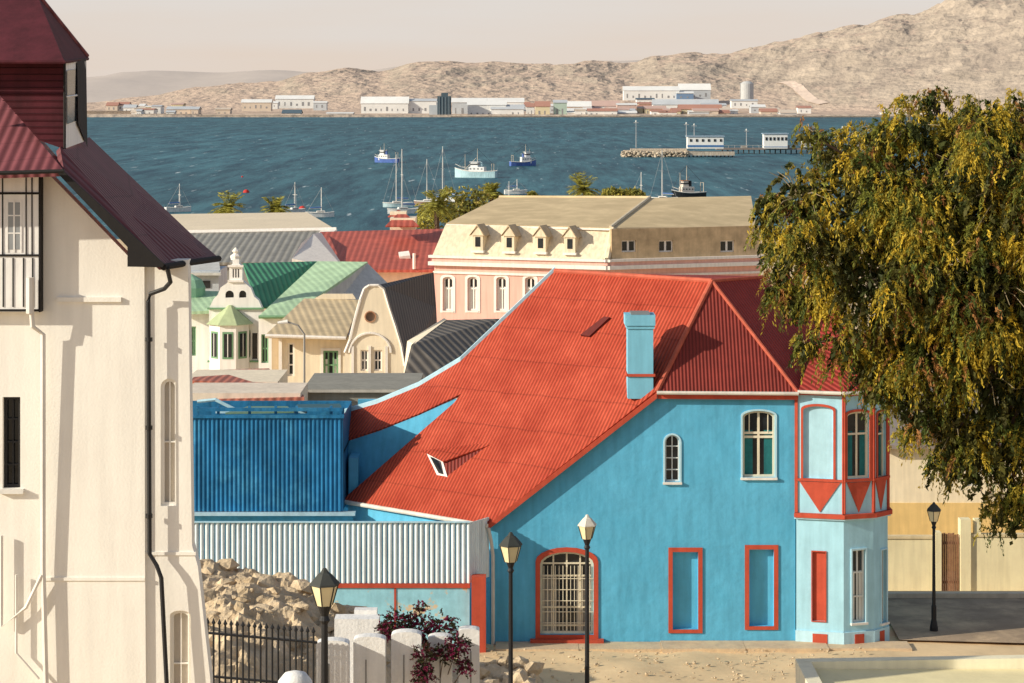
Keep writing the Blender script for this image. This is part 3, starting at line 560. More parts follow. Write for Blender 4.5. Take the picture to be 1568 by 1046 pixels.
# bay window
bp=[(8.70,69.95),(10.10,69.6),(11.05,69.9),(11.58,70.45),(11.58,72.6)]
PA,PB,PC,PD=[PL(bp[i],bp[i+1]) for i in range(4)]
zt=20.9; zb=12.4; zm=CH-(788-145)*69.8/F
zsplit=CH-(600-145)*69.8/F
BAY=mat('bay_blue',(.40,.70,.84),var=.10)  # paler than the walls: whitish paint plus sunlight put into the colour
hA=[];hB=[];hC=[]
r=PA.rect(1230,1276,622,733); hA.append(window(b,PA,r,.3,None,mat('panel_pale',(.46,.74,.86)),trim=REDT,tw=.07,rec=.08))
r=PA.rect(1244,1264,845,951); hA.append(window(b,PA,r,0,None,REDT,trim=REDT,tw=.03,rec=.05))
r=PB.rect(1297,1331,630,733); hB.append(window(b,PB,r,.3,CREAM,DARKG,.07,1,1,.06,REDT,.07,tr=[.66],curtain=TEAL))
r=PB.rect(1305,1325,842,953); hB.append(window(b,PB,r,0,WHITE,DARKG,.05,1,1,.05,LBLUE,.05,sill=WHITE,tr=[.35,.68],curtain=WHITE))
r=PC.rect(1343,1357,630,733); hC.append(window(b,PC,r,.3,CREAM,DARKG,.06,0,1,.05,REDT,.06,tr=[.66],curtain=TEAL))
r=PC.rect(1349,1357,842,953); hC.append(window(b,PC,r,0,WHITE,DARKG,.04,0,1,.05,LBLUE,.04,sill=WHITE,tr=[.35,.68]))
for p_,h in ((PA,hA),(PB,hB),(PC,hC),(PD,[])):
    p_.wall(b,'bay_walls',BAY,[(0,zb),(p_.len,zb),(p_.len,zt),(0,zt)],h,.2,.12)
    e=.05
    p_.box(b,'bay_bands',REDT,-e,p_.len+e,zm-.09,zm+.04,-.14,.05); p_.box(b,'bay_bands',LBLUE,-e,p_.len+e,zm-.14,zm-.091,-.09,.05)
    p_.box(b,'bay_bands',REDT,-e,p_.len+e,zsplit-.1,zsplit+.02,-.08,.05); p_.box(b,'bay_bands',REDT,-e,p_.len+e,zm+1.02,zm+1.09,-.06,.05)
    w=p_.len
    for x in (0,w): p_.box(b,'bay_posts',REDT,x-.045,x+.045,zm+.05,zsplit-.11,-.045,.03)
    if p_ is not PD: p_.prism(b,'bay_red_triangles',REDT,[(.1,zm+1.0),(w-.1,zm+1.0),(w/2,zm+.08)],-.03,0.01)
    p_.box(b,'bay_plinth',LBLUE,-.02,w+.02,13.0,13.62,-.05,.02)
    p_.box(b,'bay_plinth_red',REDT,w*.35,w*.66,13.0,13.55,-.07,-.052)
tip=Vector((10.2,72.6,23.6)); ev=[Vector((x,y,20.93)) for x,y in [(8.72,69.75),(10.10,69.35),(11.2,69.7),(11.8,70.4),(11.8,72.8)]]
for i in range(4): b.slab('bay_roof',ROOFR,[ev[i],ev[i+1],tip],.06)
b.tube('bay_gutter',GUT,ev,.055,8)
b.finish()
# ------------------------------------------------------------------ blue shed (corrugated geometry)
def corrsheet(b,part,m,pl,a0,a1,z0,z1,pitch,amp):
    n=int((a1-a0)/pitch*6); vs=[];fs=[]
    for i in range(n+1):
        a=a0+(a1-a0)*i/n; t=amp*math.sin(2*math.pi*a/pitch)
        t=max(-amp*.6,min(amp*.6,t)); vs+= [pl.w(a,z0,t),pl.w(a,z1,t)]
    for i in range(n): fs.append((2*i,2*i+2,2*i+3,2*i+1))
    b.add(part,m,vs,fs)
SHB=mat('shed_blue_iron',(.025,.19,.40),var=.3,scale=1.2,streak=.3,rough=.6,col2=(.07,.31,.52),c2f=(.52,.7),spec=.15)
b=B('blue_corrugated_shed'); ps=PL((0,73),(1,73)); a0,a1,z0,z1=ps.rect(255,525,640,783)
corrsheet(b,'corrugated_wall',SHB,ps,a0,a1,z0,z1,.14,.024)
b.box('side_walls',SHB,a1-.02,a1,73.05,77,z0,z1); b.box('back_wall',SHB,a0,a1-.03,77,77.1,12.5,z1); b.box('lower_wall',BLUE,a0,a1+.3,73.3,73.5,12.5,z0-.1)
b.box('bottom_rail',mat('rail_pale',(.45,.65,.75)),a0,a1+.4,72.85,73.2,z0-.12,z0-.02)
b.box('top_rail',SHB,a0,a1+.03,72.93,73.02,z1,z1+.09)
for u in (300,332,380,420,452,505,523): b.rb('roof_posts',SHB,u,u+4,622,641,73.1,.1); 
b.rb('roof_beam',SHB,300,525,625,630,73.0,.12); b.rb('roof_beam',LBLUE,330,470,630,633,74.2,.12)
b.sp('shade_roof',mat('teal_sheet',(.03,.12,.16)),[(450,626,73.3),(524,624,73.3),(520,618,76.5),(455,619,76.5)],.05)
b.sp('shade_roof',mat('green_sheet',(.16,.28,.2)),[(345,632,73.5),(450,630,73.5),(440,622,76.5),(380,622,76.5)],.05)
b.tube('brace',LBLUE,[sv(302,615,75),sv(330,612,75),sv(362,628,75)],.06,6)
b.box('floor',mat('dark_interior',(.03,.04,.05)),a0,a1,73.4,76.9,z1-1.2,z1-1.1)  # near-black sheet paints the dark of the open shed top
b.finish()
# ------------------------------------------------------------------ pale corrugated fence wall
FEN=mat('fence_pale_blue_iron',(.80,.89,.94),var=.10,scale=1.5,streak=.2,rough=.5)
b=B('corrugated_fence'); pf=PL((0,69),(1,69)); a0,a1,z0,z1=pf.rect(240,720,800,893)
corrsheet(b,'corrugated_sheets',FEN,pf,a0,a1,z0,z1,.158,.034)
for i in range(int((a1-a0)/.158)): x=(math.floor(a0/.158)+i+1)*.158+.0395; b.box('groove_paint',mat('lap_blue',(.16,.45,.66)),x-.015,x+.015,69.012,69.018,z0,z1) if x<a1-.03 else None
b.box('top_capping',LBLUE,a0,a1,68.93,69.05,z1,z1+.03)
p3=PL((a1,69),(a1+.55,69.9)); corrsheet(b,'corrugated_return',FEN,p3,0.02,p3.len,z0,z1,.12,.03)
b.box('red_rail',REDT,a0,a1,68.97,69.2,z0-.14,z0-.01)
PEEL=mat('peeling_blue_plaster',(.35,.70,.84),var=.2,scale=2,col2=(.7,.54,.36),c2f=(.56,.60))
b.box('plinth_wall',PEEL,a0,a1-.02,69.02,69.3,12.5,z0-.145)
a,c=sv(722,883,68.8),sv(744,975,68.8); b.box('red_pillar',REDT,a.x,c.x,68.75,69.2,12.5,a.z)
for u in (605,): p=sv(u,900,69); b.box('red_stripe',REDT,p.x-.03,p.x+.03,69.0,69.1,13.6,z0-.15)
b.finish()
# ------------------------------------------------------------------ pavement, road
b=B('pavement'); PV=mat('pavement_sandy_concrete',(.60,.46,.31),var=.2,scale=2,streak=0,bump=.4,col2=(.72,.54,.33))
for i in range(5):
    x0=-.5+12.6*i/5; x1=-.5+12.6*(i+1)/5-.01
    b.box('slabs',PV,x0,x1,69.0+.06*math.sin(i*2),69.98,12.9,13.27+random.uniform(-.02,.02))
b.finish()
ASP=mat('asphalt',(.40,.30,.21),var=.25,scale=.8,streak=0,bump=.4,bscale=30,rough=.95,col2=(.62,.46,.30),c2f=(.46,.66),spec=.05)
b=B('asphalt_road'); 
RV=[(11.9,70.2),(20,69.2),(40,69.0),(40,76.6),(12.2,76.6)]
b.poly('road_surface',ASP,[Vector((x,y,13.26-.02*(y-70)/1)) for x,y in RV]); b.box('road_kerb',mat('kerb_stone',(.70,.60,.46)),12.2,40,76.62,76.8,12.9,13.28)
b.poly('sand_verge',SAND,[Vector((11.9,76.9,13.2)),Vector((40,76.9,13.2)),Vector((40,77.6,13.15)),Vector((11.9,77.6,13.15))]); b.finish()
# ------------------------------------------------------------------ yellow building right
YEL=mat('yellow_plaster',(.93,.80,.50),var=.08); OCH=mat('ochre_plaster',(.82,.58,.24),var=.1); YC=mat('cream_plaster_far',(.90,.78,.56),var=.08)
b=B('yellow_house'); py=PL((0,96),(1,96)); 
py.wall(b,'walls',YC,[py.px(1345,930),py.px(1640,930),py.px(1640,680),py.px(1345,680)],[window(b,py,py.rect(1478,1500,700,745),0,WHITE,DARKG,.06,1,1)])
py.pbox(b,'ochre_band',OCH,1345,1640,770,930,-.05,.01)
b.sp('roof',mat('grey_tile',(.3,.25,.22)),[(1340,682,95.5),(1650,682,95.5),(1640,640,103),(1355,640,103)],.15)
b.sp('east_side',YC,[(1345,682,96),(1345,930,96),(1352,890,104),(1352,690,104)])
b.finish()
b=B('yellow_boundary_wall'); py=PL((0,88),(1,88))
for u0,u1,vt in ((1345,1438,825),(1486,1700,822)): py.pbox(b,'wall',YEL,u0,u1,vt,935,0,.25); py.pbox(b,'coping',mat('yellow_coping',(.80,.64,.38)),u0,u1,vt-4,vt-.2,-.05,.3)
for u in (1432,1470): py.pbox(b,'gate_pillars',YEL,u,u+16 if u>1450 else u+9,795 if u>1450 else 815,935,-.1,.4)
py.pbox(b,'pillar_cap',YEL,1492,1502,795,822,0,.3)
b.finish()
b=B('wooden_gate'); WD=mat('weathered_wood',(.36,.18,.10),var=.4,scale=5,streak=.4)
for i in range(8): u=1441.5+i*3.4; py.pbox(b,'slats',WD,u,u+2.8,816+random.uniform(0,3),920,.0,.05)
py.pbox(b,'rails',WD,1441,1469,830,834,.055,.1); py.pbox(b,'rails',WD,1441,1469,890,894,.055,.1); b.finish()
# ------------------------------------------------------------------ HOTEL
PINK=mat('pink_plaster',(.84,.48,.40),var=.07,scale=.3); CRM=mat('cream_mansard',(.82,.70,.51),var=.12,scale=.5,streak=.2); TANR=mat('tan_bitumen_roof',(.66,.52,.32),var=.2,scale=.5,streak=0,bump=.3,bscale=1.5,col2=(.52,.41,.25),rough=1,spec=.05); STONE=mat('tan_stone',(.58,.43,.26),var=.3,scale=1.2)
HW=mat('white_cornice',(.86,.81,.75),var=.05)
b=B('pink_mansard_hotel')
PLh=PL(((665-784)*153/F,153),((930-784)*149/F,149)); PRh=PL(((930-784)*149/F,149),((1165-784)*153/F,153))
zc=CH-(408-145)*151/F
hs=[]
for u in (686,724,768,812,856,900): hs.append(window(b,PLh,PLh.rect(u-8,u+8,424,476),.5,HW,DARKG,.12,1,1,.1,HW,.16,sill=HW,tr=[.65],rec=.2,curtain=WHITE))
PLh.wall(b,'walls',PINK,[(0,8),(PLh.len,8),(PLh.len,zc),(0,zc)],hs)
hs=[]
for u in (955,1000,1045,1090): hs.append(window(b,PRh,PRh.rect(u-8,u+8,430,478),.5,HW,DARKG,.12,1,1,.1,HW,.16,tr=[.65],rec=.2))
PRh.wall(b,'walls',PINK,[(0,8),(PRh.len,8),(PRh.len,zc),(0,zc)],hs)
for p_ in (PLh,PRh):
    p_.box(b,'cornice',HW,-.3,p_.len+.3,zc-.05,zc+.2,-.4,.1); p_.box(b,'frieze',PINK,-.1,p_.len+.1,zc+.2,zc+.45,-.2,.1); p_.box(b,'upper_cornice',HW,-.3,p_.len+.3,zc+.45,zc+.62,-.35,.1); p_.box(b,'string_course',HW,-.05,p_.len+.05,zc-.6,zc-.45,-.12,.01)
z0=zc+.62; z1=CH-(345-145)*153.5/F
b.slab('mansard_slope',CRM,[PLh.w(-.1,z0,-.05),PLh.w(PLh.len+.1,z0,-.05),PLh.w(PLh.len,z1,1.3),PLh.w(.3,z1,1.3)],.2)
hs=[window(b,PRh,PRh.rect(u-11,u+11,368,386),0,HW,DARKG,.08,1,0,.14,rec=.2,tr=[.02]) for u in (963,1020,1114)]
PRh.wall(b,'attic_wall',STONE,[(0.3,z0),(PRh.len,z0),(PRh.len,z1),(.3,z1)],hs)
b.tube('hip_ribs',CRM,[PLh.w(PLh.len,z0,0),PLh.w(PLh.len,z1,1.2)],.2,6)
for u in (732,780,828,873):
    s_,_=PLh.px(u,380); zz=CH-(385-145)*151/F; zp=zz+1.0
    PLh.box(b,'dormers',CRM,s_-.36,s_+.36,zz,zp,-.05,1.3); PLh.prism(b,'dormer_gables',CRM,[(s_-.45,zp),(s_+.45,zp),(s_,zp+.65)],-.15,1.3); PLh.box(b,'dormer_openings',DARKG,s_-.18,s_+.18,zz+.25,zp-.1,-.07,-.052)
    PLh.box(b,'dormer_sills',HW,s_-.45,s_+.45,zz-.15,zz,-.2,.2); PLh.prism(b,'dormer_roofs',mat('dormer_tile',(.55,.43,.28)),[(s_-.56,zp-.02),(s_,zp+.74),(s_+.56,zp-.02),(s_,zp+.63)],-.22,1.2)
b.sp('top_roof',TANR,[(683,342,154.5),(935,349,150),(995,303,166),(765,302,172)],.2); b.sp('top_roof',TANR,[(935,349,150),(1158,347,154),(1150,300,168),(995,303,166)],.2)
b.sp('eave_line',HW,[(683,343,154.4),(935,350,149.9),(935,353,149.9),(683,346,154.4)])
b.tube('ridge',TANR,[sv(765,302,172),sv(995,303,166)],.15,6)
b.tube('hip_ridge',mat('pale_hip_cap',(.72,.62,.45)),[sv(935,348,150),sv(995,302,166)],.12,6)
b.sp('west_wall',PINK,[(665,402,153),(665,620,153),(700,560,176),(700,375,176)]); b.sp('west_slope',CRM,[(665,390,153),(683,342,154.5),(765,302,172),(705,372,175)])
b.finish()
# ------------------------------------------------------------------ GREEN / WHITE VILLA
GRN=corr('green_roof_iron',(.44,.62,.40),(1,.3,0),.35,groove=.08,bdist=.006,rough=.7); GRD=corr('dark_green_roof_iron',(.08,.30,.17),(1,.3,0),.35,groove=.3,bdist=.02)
WW=mat('white_plaster_town',(.90,.88,.84),var=.05,scale=.5); GT=mat('green_trim',(.20,.38,.22))
b=B('green_roof_villa'); pv=PL((0,120),(1,120))
hs=[window(b,pv,pv.rect(291,300,500,545),0,GT,DARKG,.08,1,1,.08,rec=.15)]
pv.wall(b,'walls',WW,[pv.px(270,640),pv.px(322,640),pv.px(322,475),pv.px(270,475)],hs)
gp=[(320,640),(320,472),(327,458),(333,452),(338,440),(347,434),(351,430),(351,408),(356,404),(356,397),(366,397),(366,404),(371,408),(371,430),(376,434),(384,441),(389,454),(396,460),(402,474),(402,640)]
pg=PL((0,119),(1,119)); hs=[outl(*pg.rect(345,358,445,456),arch=1),outl(*pg.rect(366,377,445,456),arch=1),outl(*pg.rect(386,394,510,550))]
for h in hs: b.poly('gable_windows',DARKG,[pg.w(a_,z_,.2) for a_,z_ in h])
pg.wall(b,'curved_gable',WW,[pg.px(*p) for p in gp],hs,.6,.2)
pg.pbox(b,'gable_bands',GT,318,404,471,473.5,-.15,.1); pg.pbox(b,'gable_bands',HW,349,373,429,432,-.12,.1); pg.pbox(b,'gable_bands',HW,349,373,406,409,-.12,.1); pg.pbox(b,'gable_bands',GT,318,404,552,554.5,-.12,.1)
for u in (357,361,365): pg.pbox(b,'gable_slots',DARKG,u-.8,u+.8,412,425,-.01,.05)
c=sv(361,395,119.3); b.lathe('finial',HW,(c.x,c.y),[(.25,c.z-.1),(.3,c.z+.1),(.1,c.z+.25),(.2,c.z+.35),(.03,c.z+.55)],8)
c=sv(350,498,118.3); zb=sv(350,640,118.3).z; zt_=sv(350,498,118).z; b.lathe('turret',WW,(c.x,119.0),[(1.1,zb),(1.1,zt_)],8,math.pi/8); b.lathe('turret_roof',mat('turret_roof_olive',(.48,.56,.32)),(c.x,119.0),[(1.3,zt_),(.1,zt_+.95)],8,math.pi/8)
for k in range(8):
    an=2*math.pi*k/8
    if math.sin(an)<.2:
        ux,uy=-math.sin(an),math.cos(an); R_=1.1*math.cos(math.pi/8)+.02; cc=Vector((c.x+math.cos(an)*R_,119.0+math.sin(an)*R_,0))
        for (w_,za,zb2,m,off) in ((.28,zt_-1.75,zt_-.35,GT,0),(.2,zt_-1.65,zt_-.45,DARKG,.02),(.02,zt_-1.65,zt_-.45,WW,.035)):
            o=Vector((math.cos(an),math.sin(an),0))*off; b.poly('turret_windows',m,[cc+o+Vector((-ux*w_,-uy*w_,za)),cc+o+Vector((ux*w_,uy*w_,za)),cc+o+Vector((ux*w_,uy*w_,zb2)),cc+o+Vector((-ux*w_,-uy*w_,zb2))])
b.sp('left_roof',GRN,[(265,478,119),(322,476,119),(336,446,124),(270,444,124)],.15)
b.lathe('dome',mat('green_dome',(.30,.52,.36)),sv(292,440,123)[:2],[(.75,sv(0,455,123).z),(.8,sv(0,440,123).z),(.6,sv(0,428,123).z),(.1,sv(0,420,123).z)],12)
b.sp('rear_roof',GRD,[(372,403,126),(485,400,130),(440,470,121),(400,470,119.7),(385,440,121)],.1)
b.sp('front_roof',GRN,[(396,484,117),(442,484,117),(563,401,127),(486,400,129)],.15)
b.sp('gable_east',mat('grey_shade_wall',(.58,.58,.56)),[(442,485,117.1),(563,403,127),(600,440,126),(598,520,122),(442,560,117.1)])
pv2=PL((0,117.3),(1,117.3)); hs=[window(b,pv2,pv2.rect(400,411,512,556),0,GT,DARKG,.08,1,1,.08,rec=.15)]
pv2.wall(b,'walls',WW,[pv2.px(396,640),pv2.px(442,640),pv2.px(442,486),pv2.px(396,486)],hs)
b.tube('gutter',GT,[sv(396,485,116.9),sv(443,485,116.9)],.08,6)
b.finish()
b=B('grey_cottage'); b.rb('walls',mat('bluegrey_wall',(.52,.56,.60)),286,335,415,470,135,4); b.rb('window',DARKG,310,322,430,441,134.95,.04); b.sp('roof',mat('pale_tile',(.6,.6,.57)),[(284,418,134.5),(338,418,134.5),(335,398,140),(288,398,140)],.15); b.finish()
# ------------------------------------------------------------------ tan house + gable house
TRF=corr('tan_sheet_roof',(.66,.52,.32),(1,.2,0),.35,groove=.12,bdist=.008); CW=mat('cream_plaster_town',(.87,.76,.58),var=.08,scale=.6); TW=mat('tan_plaster',(.62,.48,.31),var=.1)
BLR=corr('black_roof_iron',(.065,.06,.065),(.9,.5,0),.4,groove=.4,bdist=.03)
b=B('tan_roof_house'); pt=PL((0,108),(1,108)); hs=[window(b,pt,pt.rect(495,518,537,582),0,GT,DARKG,.09,2,1,.07,HW,.12,rec=.15,curtain=WHITE),window(b,pt,pt.rect(440,451,525,576),0,HW,DARKG,.09,0,2,.07,rec=.15)]
pt.wall(b,'walls',CW,[pt.px(430,680),pt.px(535,680),pt.px(535,514),pt.px(430,514)],hs); pt.pbox(b,'porch_wall',TW,415,429.8,516,680,.3,3); pt.pbox(b,'pilaster',HW,427,432,514,600,-.1,.05)
b.sp('roof',TRF,[(406,513,107.3),(530,517,107.3),(551,459,115),(466,457,115)],.15); b.tube('gutter',HW,[sv(406,514,107.2),sv(530,518,107.2)],.09,6)
b.sp('ridge_wall',CW,[(480,458,115),(545,458,115),(540,450,115),(495,450,115)],.1)
b.finish()
b=B('arched_gable_house'); pg=PL((0,105),(1,105))
gp=[(524,680),(528,540),(536,520),(543,490),(552,458),(558,442),(566,437),(580,437),(588,443),(596,470),(606,500),(615,530),(620,560),(622,680)]
cs,cz=pg.px(567,485); hs=[[(cs+.22*math.cos(t),cz+.22*math.sin(t)) for t in np.linspace(0,2*math.pi,15)[:-1]]]
BT=mat('brown_trim',(.46,.24,.14))
b.poly('round_window',mat('round_window_pane',(.25,.18,.14)),[pg.w(a_,z_,.12) for a_,z_ in hs[0]]); ring(b,'window_surrounds',BT,pg,[(cs+.27*math.cos(t),cz+.27*math.sin(t)) for t in np.linspace(0,2*math.pi,15)[:-1]],hs[0],-.05,.01)
for u0,u1 in ((552,564),(572,585)): hs.append(window(b,pg,pg.rect(u0,u1,536,568),0,HW,DARKG,.07,1,1,.07,rec=.15))
pg.wall(b,'gable_wall',CW,[pg.px(*p) for p in gp],hs,.5,.12)
t_=[(cs+ .95*math.cos(t),pg.px(568,540)[1]+.9*math.sin(t)) for t in np.linspace(0,math.pi,15)]; 
for (p_,q_) in zip(t_,t_[1:]): b.tube('arch_moulding',HW,[pg.w(p_[0],p_[1],-.03),pg.w(q_[0],q_[1],-.03)],.06,5)
for p_,q_ in zip(gp[1:-1],gp[2:-1]): b.tube('gable_coping',HW,[pg.w(*pg.px(*p_),-.02),pg.w(*pg.px(*q_),-.02)],.07,5)
pg.pbox(b,'base_band',BT,524,621,578,585,-.08,.01)
for u in (540,566,592): pg.pbox(b,'pilasters',HW,u-2,u+2,530,577,-.06,.01)
b.sp('roof_east',BLR,[(580,436,105),(590,441,105),(624,560,105),(672,560,118),(668,470,118),(664,417,118)],.12)
b.box('ridge_body',CW,sv(540,0,105).x,sv(600,0,105).x,105.6,116,8,16.5); b.finish()
b=B('dark_roof_house'); DR=corr('charcoal_roof_iron',(.14,.125,.11),(.9,.5,0),.4,groove=.4,bdist=.03)
b.sp('roof_front',DR,[(618,592,95),(634,527,98),(684,490,104),(765,488,104),(715,592,95)],.12); b.sp('roof_left',CW,[(616,592,95.1),(624,522,100),(680,487,104),(684,489,104),(634,527,98)],.05)
b.rb('walls',CW,618,700,592,680,95.2,4); b.finish()
b=B('low_brick_house'); BR=corr('faded_red_roof',(.46,.15,.10),(1,0,0),.3,groove=.3,bdist=.012)
b.sp('roof',BR,[(292,583,88),(430,589,88),(412,564,94),(305,567,94)],.1); b.rb('walls',CW,280,425,585,700,88.5,4); b.finish()
b=B('low_red_roof_house'); b.sp('roof',BR,[(336,612,82),(466,609,82),(460,592,87),(332,594,87)],.1); b.rb('walls',mat('pale_peach_wall',(.80,.69,.56)),280,460,602,700,82.4,3); b.finish()
b=B('grey_flat_roof_outbuilding'); b.rb('walls',mat('grey_outbuilding',(.30,.29,.25)),464,640,596,700,86,5); b.sp('roof',mat('grey_outroof',(.48,.45,.40)),[(462,597,85.8),(642,597,85.8),(625,588,92),(470,588,92)],.1); b.finish()
# ------------------------------------------------------------------ mid red roof + warehouse
RR2=corr('rust_red_roof',(.46,.11,.08),(1,0,0),.45,groove=.18,bdist=.015)
b=B('red_roof_hall'); b.sp('roof',RR2,[(526,413,162),(690,413,162),(690,350,178),(490,355,178)],.2); b.sp('gable_wall',HW,[(447,440,162),(447,396,162),(462,372,166),(480,358,170),(492,356,176),(530,414,162),(530,440,162)]); b.rb('walls',CW,528,690,413,440,163,5)
b.rb('cupola',CW,597,636,334,352,172,3); b.sp('cupola_roof',RR2,[(590,346,171),(642,346,171),(622,328,173),(608,328,173)],.1); b.rb('cupola_top',CW,597,622,324,331,174,1.5); b.sp('cupola_cap',RR2,[(594,331,173.8),(626,331,173.8),(610,321,175)],.1)
b.sp('roof_vent',HW,[(610,386,167),(626,384,167),(628,391,166),(612,393,166)],.3); b.tube('vent_pipe',HW,[sv(634,412,162),sv(634,388,162)],.12,6); b.finish()
b=B('grey_warehouse'); b.sp('upper_roof',mat('pale_tan_roof',(.80,.68,.50),var=.1,scale=.2),[(255,357,205),(515,352,205),(470,325,224),(255,328,224)],.3)
b.sp('lower_roof',corr('grey_roof_iron',(.30,.29,.26),(1,0,0),.6,groove=.3,bdist=.02),[(255,402,190),(448,402,190),(492,354,204.6),(255,358,204.6)],.2); b.sp('gable_end',HW,[(447,420,190),(447,400,190),(490,354,204.6),(516,351,204.6),(516,420,200)]); b.rb('walls',mat('grey_wall',(.3,.3,.28)),255,447,402,450,190.5,5)
b.tube('fascia',HW,[sv(255,357,204.8),sv(515,352,204.8)],.25,5); b.finish()
# ------------------------------------------------------------------ LEFT HOUSE
b=B('timber_framed_house'); LW=mat('warm_white_roughcast',(.94,.90,.83),var=.04,scale=1.5,bump=.3,bscale=25,streak=.08,bdist=.012)
MAR=mat('maroon_cladding',(.085,.012,.02),var=.35,scale=2,streak=.25); MART=corr('maroon_tile_roof',(.17,.055,.062),(0,1,0),.16,groove=.35,bdist=.01,row=((-.6,0,-.8),.14)); MARF=corr('maroon_front_roof',(.22,.07,.08),(1,0,0),.16,groove=.35,bdist=.01,row=((0,-.6,.8),.13))
TBK=mat('black_timber',(.018,.016,.016),streak=0); WPL=mat('white_panel',(.93,.91,.89),var=.04)
pw=PL((0,35),(1,35)); hs=[window(b,pw,pw.rect(4,31,608,748),0,BLACK,DARKG,.05,1,3,.03,rec=.15,sill=WHITE)]
pw.wall(b,'front_wall',LW,[pw.px(-200,1400),pw.px(226,1400),pw.px(222,860),pw.px(221,395),pw.px(196,392),pw.px(70,262),pw.px(-200,262)],hs)
pw2=PL((0,35.06),(1,35.06)); hs=[]
for u0,u1,v0,v1,ar in ((246,272,580,775,1),(260,292,935,1100,.5)):
    r=pw2.rect(u0,u1,v0,v1); hs.append(window(b,pw2,r,ar,LW,mat('shutter_grey',(.62,.56,.48)),.05,1,0,.02,rec=.11,tr=[.5]))
pw2.wall(b,'side_wall',LW,[pw2.px(219,1400),pw2.px(330,1400),pw2.px(322,1040),pw2.px(303,868),pw2.px(294,835),pw2.px(290,560),pw2.px(288,398),pw2.px(219,398)],hs)
pw2.pbox(b,'string_course',LW,219,300,845,850,-.02,.02) ; pw.pbox(b,'string_course',LW,66,222,884,889,-.02,.02); pw.pbox(b,'string_course',LW,88,186,455,462,-.05,.02)
xe=sv(288,0,35).x
b.add('east_wall',LW,[(xe,35.1,17),(xe-.85,40.5,17),(xe-.85,40.5,27.2),(xe,35.1,27.2)],[(0,1,2,3)])
b.add('rear_wall',LW,[(xe-.85,40.5,17),(-12,40.5,17),(-12,40.5,27.2),(xe-.85,40.5,27.2)],[(0,1,2,3)])
ph=PL((0,34.8),(1,34.8)); ph.pbox(b,'timber_panels',WPL,-200,62,262,478,0,.19)
for u in (-40,-10,4,40,49): ph.pbox(b,'timber_posts',TBK,u-.8,u+1.0,272,390,-.012,.0)
ph.pbox(b,'timber_posts',TBK,59.5,62.2,262,478,-.02,.2)
for u in (-20,-5,5,20,36,50): ph.pbox(b,'timber_posts',TBK,u-.9,u+.9,395,470,-.012,0)
for v in (296,391,475): ph.pbox(b,'timber_rails',TBK,-200,62,v-1.7,v+1.7,-.018,-.0125)
PG=mat('pale_window_pane',(.30,.32,.34),rough=.2,spec=.5,streak=0); ph.pbox(b,'timber_windows',PG,13,32,310,382,-.006,-.001)
for u in (11,21.5,32): ph.pbox(b,'timber_window_frames',WPL,u-1,u+1.5,306,386,-.012,-.0065)
for v in (330,357): ph.pbox(b,'timber_window_frames',WPL,11,34,v-1,v+1,-.0115,-.0064)
b.sp('front_roof',MARF,[(-200,272,34.2),(98,262,34.2),(92,245,34.9),(-5,135,37),(-200,100,38)],.08)
b.tube('front_gutter',TBK,[sv(-200,271,34.1),sv(98,262,34.1)],.035,6)
b.sp('east_roof',MART,[(98,262,34.3),(250,407,34.3),(334,394,36.6),(300,365,38.5),(137,210,38.5),(92,225,34.8)],.09)
b.sp('eave_soffit',TBK,[(90,266,34.25),(196,378,34.25),(196,408,34.25),(250,409,34.25),(252,404,34.25),(98,262,34.25)],.05)
b.poly('eave_soffit',TBK,[sv(196,408,34.3),sv(250,409,34.3),sv(334,396,36.6),sv(286,396,36.6)])
b.tube('east_gutter',TBK,[sv(250,409,34.25),sv(292,402,35.4),sv(335,396,36.65)],.05,8)
b.sp('dormer_cheek',MAR,[(-200,95,34.9),(97,97,34.9),(97,228,34.9),(60,215,34.9),(-10,135,34.9),(-200,110,34.9)])
for i in range(12): v=104+i*10; ul=max(-30,(v-150)*.95); b.tube('cladding_laps',mat('cladding_lap_dark',(.045,.008,.012)),[sv(ul,v,34.88),sv(97,v,34.88)],.006,4)
b.sp('dormer_face',WPL,[(98,97,34.9),(131,94,37),(131,216,37),(98,228,34.9)])
b.sp('dormer_window',DARKG,[(103,108,35.1),(117,106,36),(117,185,36),(103,190,35.1)]); b.sp('dormer_window',TBK,[(118,90,36),(132,90,37.1),(134,226,37.1),(120,190,36.0)]); b.tube('dormer_post',TBK,[sv(99,97,34.85),sv(99,228,34.85)],.02,4); b.tube('dormer_post',WPL,[sv(103,148,34.95),sv(118,146,35.9)],.015,4)
b.sp('dormer_roof',mat('maroon_dormer_roof',(.10,.018,.026),var=.3,scale=3),[(-200,-20,36.5),(55,-12,36.5),(98,93,34.5),(-200,92,34.5)],.05)
b.sp('dormer_roof_side',mat('maroon_dormer_roof2',(.10,.015,.02),var=.3,scale=3),[(55,-12,36.5),(98,93,34.5),(134,88,37.6)],.05)
b.tube('dormer_verge',MARF,[sv(55,-12,36.4),sv(134,86,37.6)],.035,6); b.tube('dormer_verge',MAR,[sv(-200,94,34.45),sv(98,95,34.45),sv(134,90,37.6)],.03,6)
PB_=BLACK
b.tube('black_downpipe',PB_,[sv(256,410,34.3),sv(261,432,34.6),sv(252,442,34.8),sv(230,450,34.9),sv(227,462,34.92),sv(229,848,34.92),sv(240,866,34.9),sv(247,885,34.88),sv(258,1100,34.85)],.035,8)
for v in (520,655,790): c=sv(228,v,34.92); b.lathe('pipe_brackets',PB_,(c.x,c.y),[(.055,c.z-.03),(.055,c.z+.03)],8)
WP=mat('white_pipe',(.84,.80,.74),rough=.5)
b.tube('white_downpipe',WP,[sv(46,450,34.7),sv(50,500,34.75),sv(66,512,34.85),sv(66,870,34.9),sv(72,1100,34.9)],.04,8)
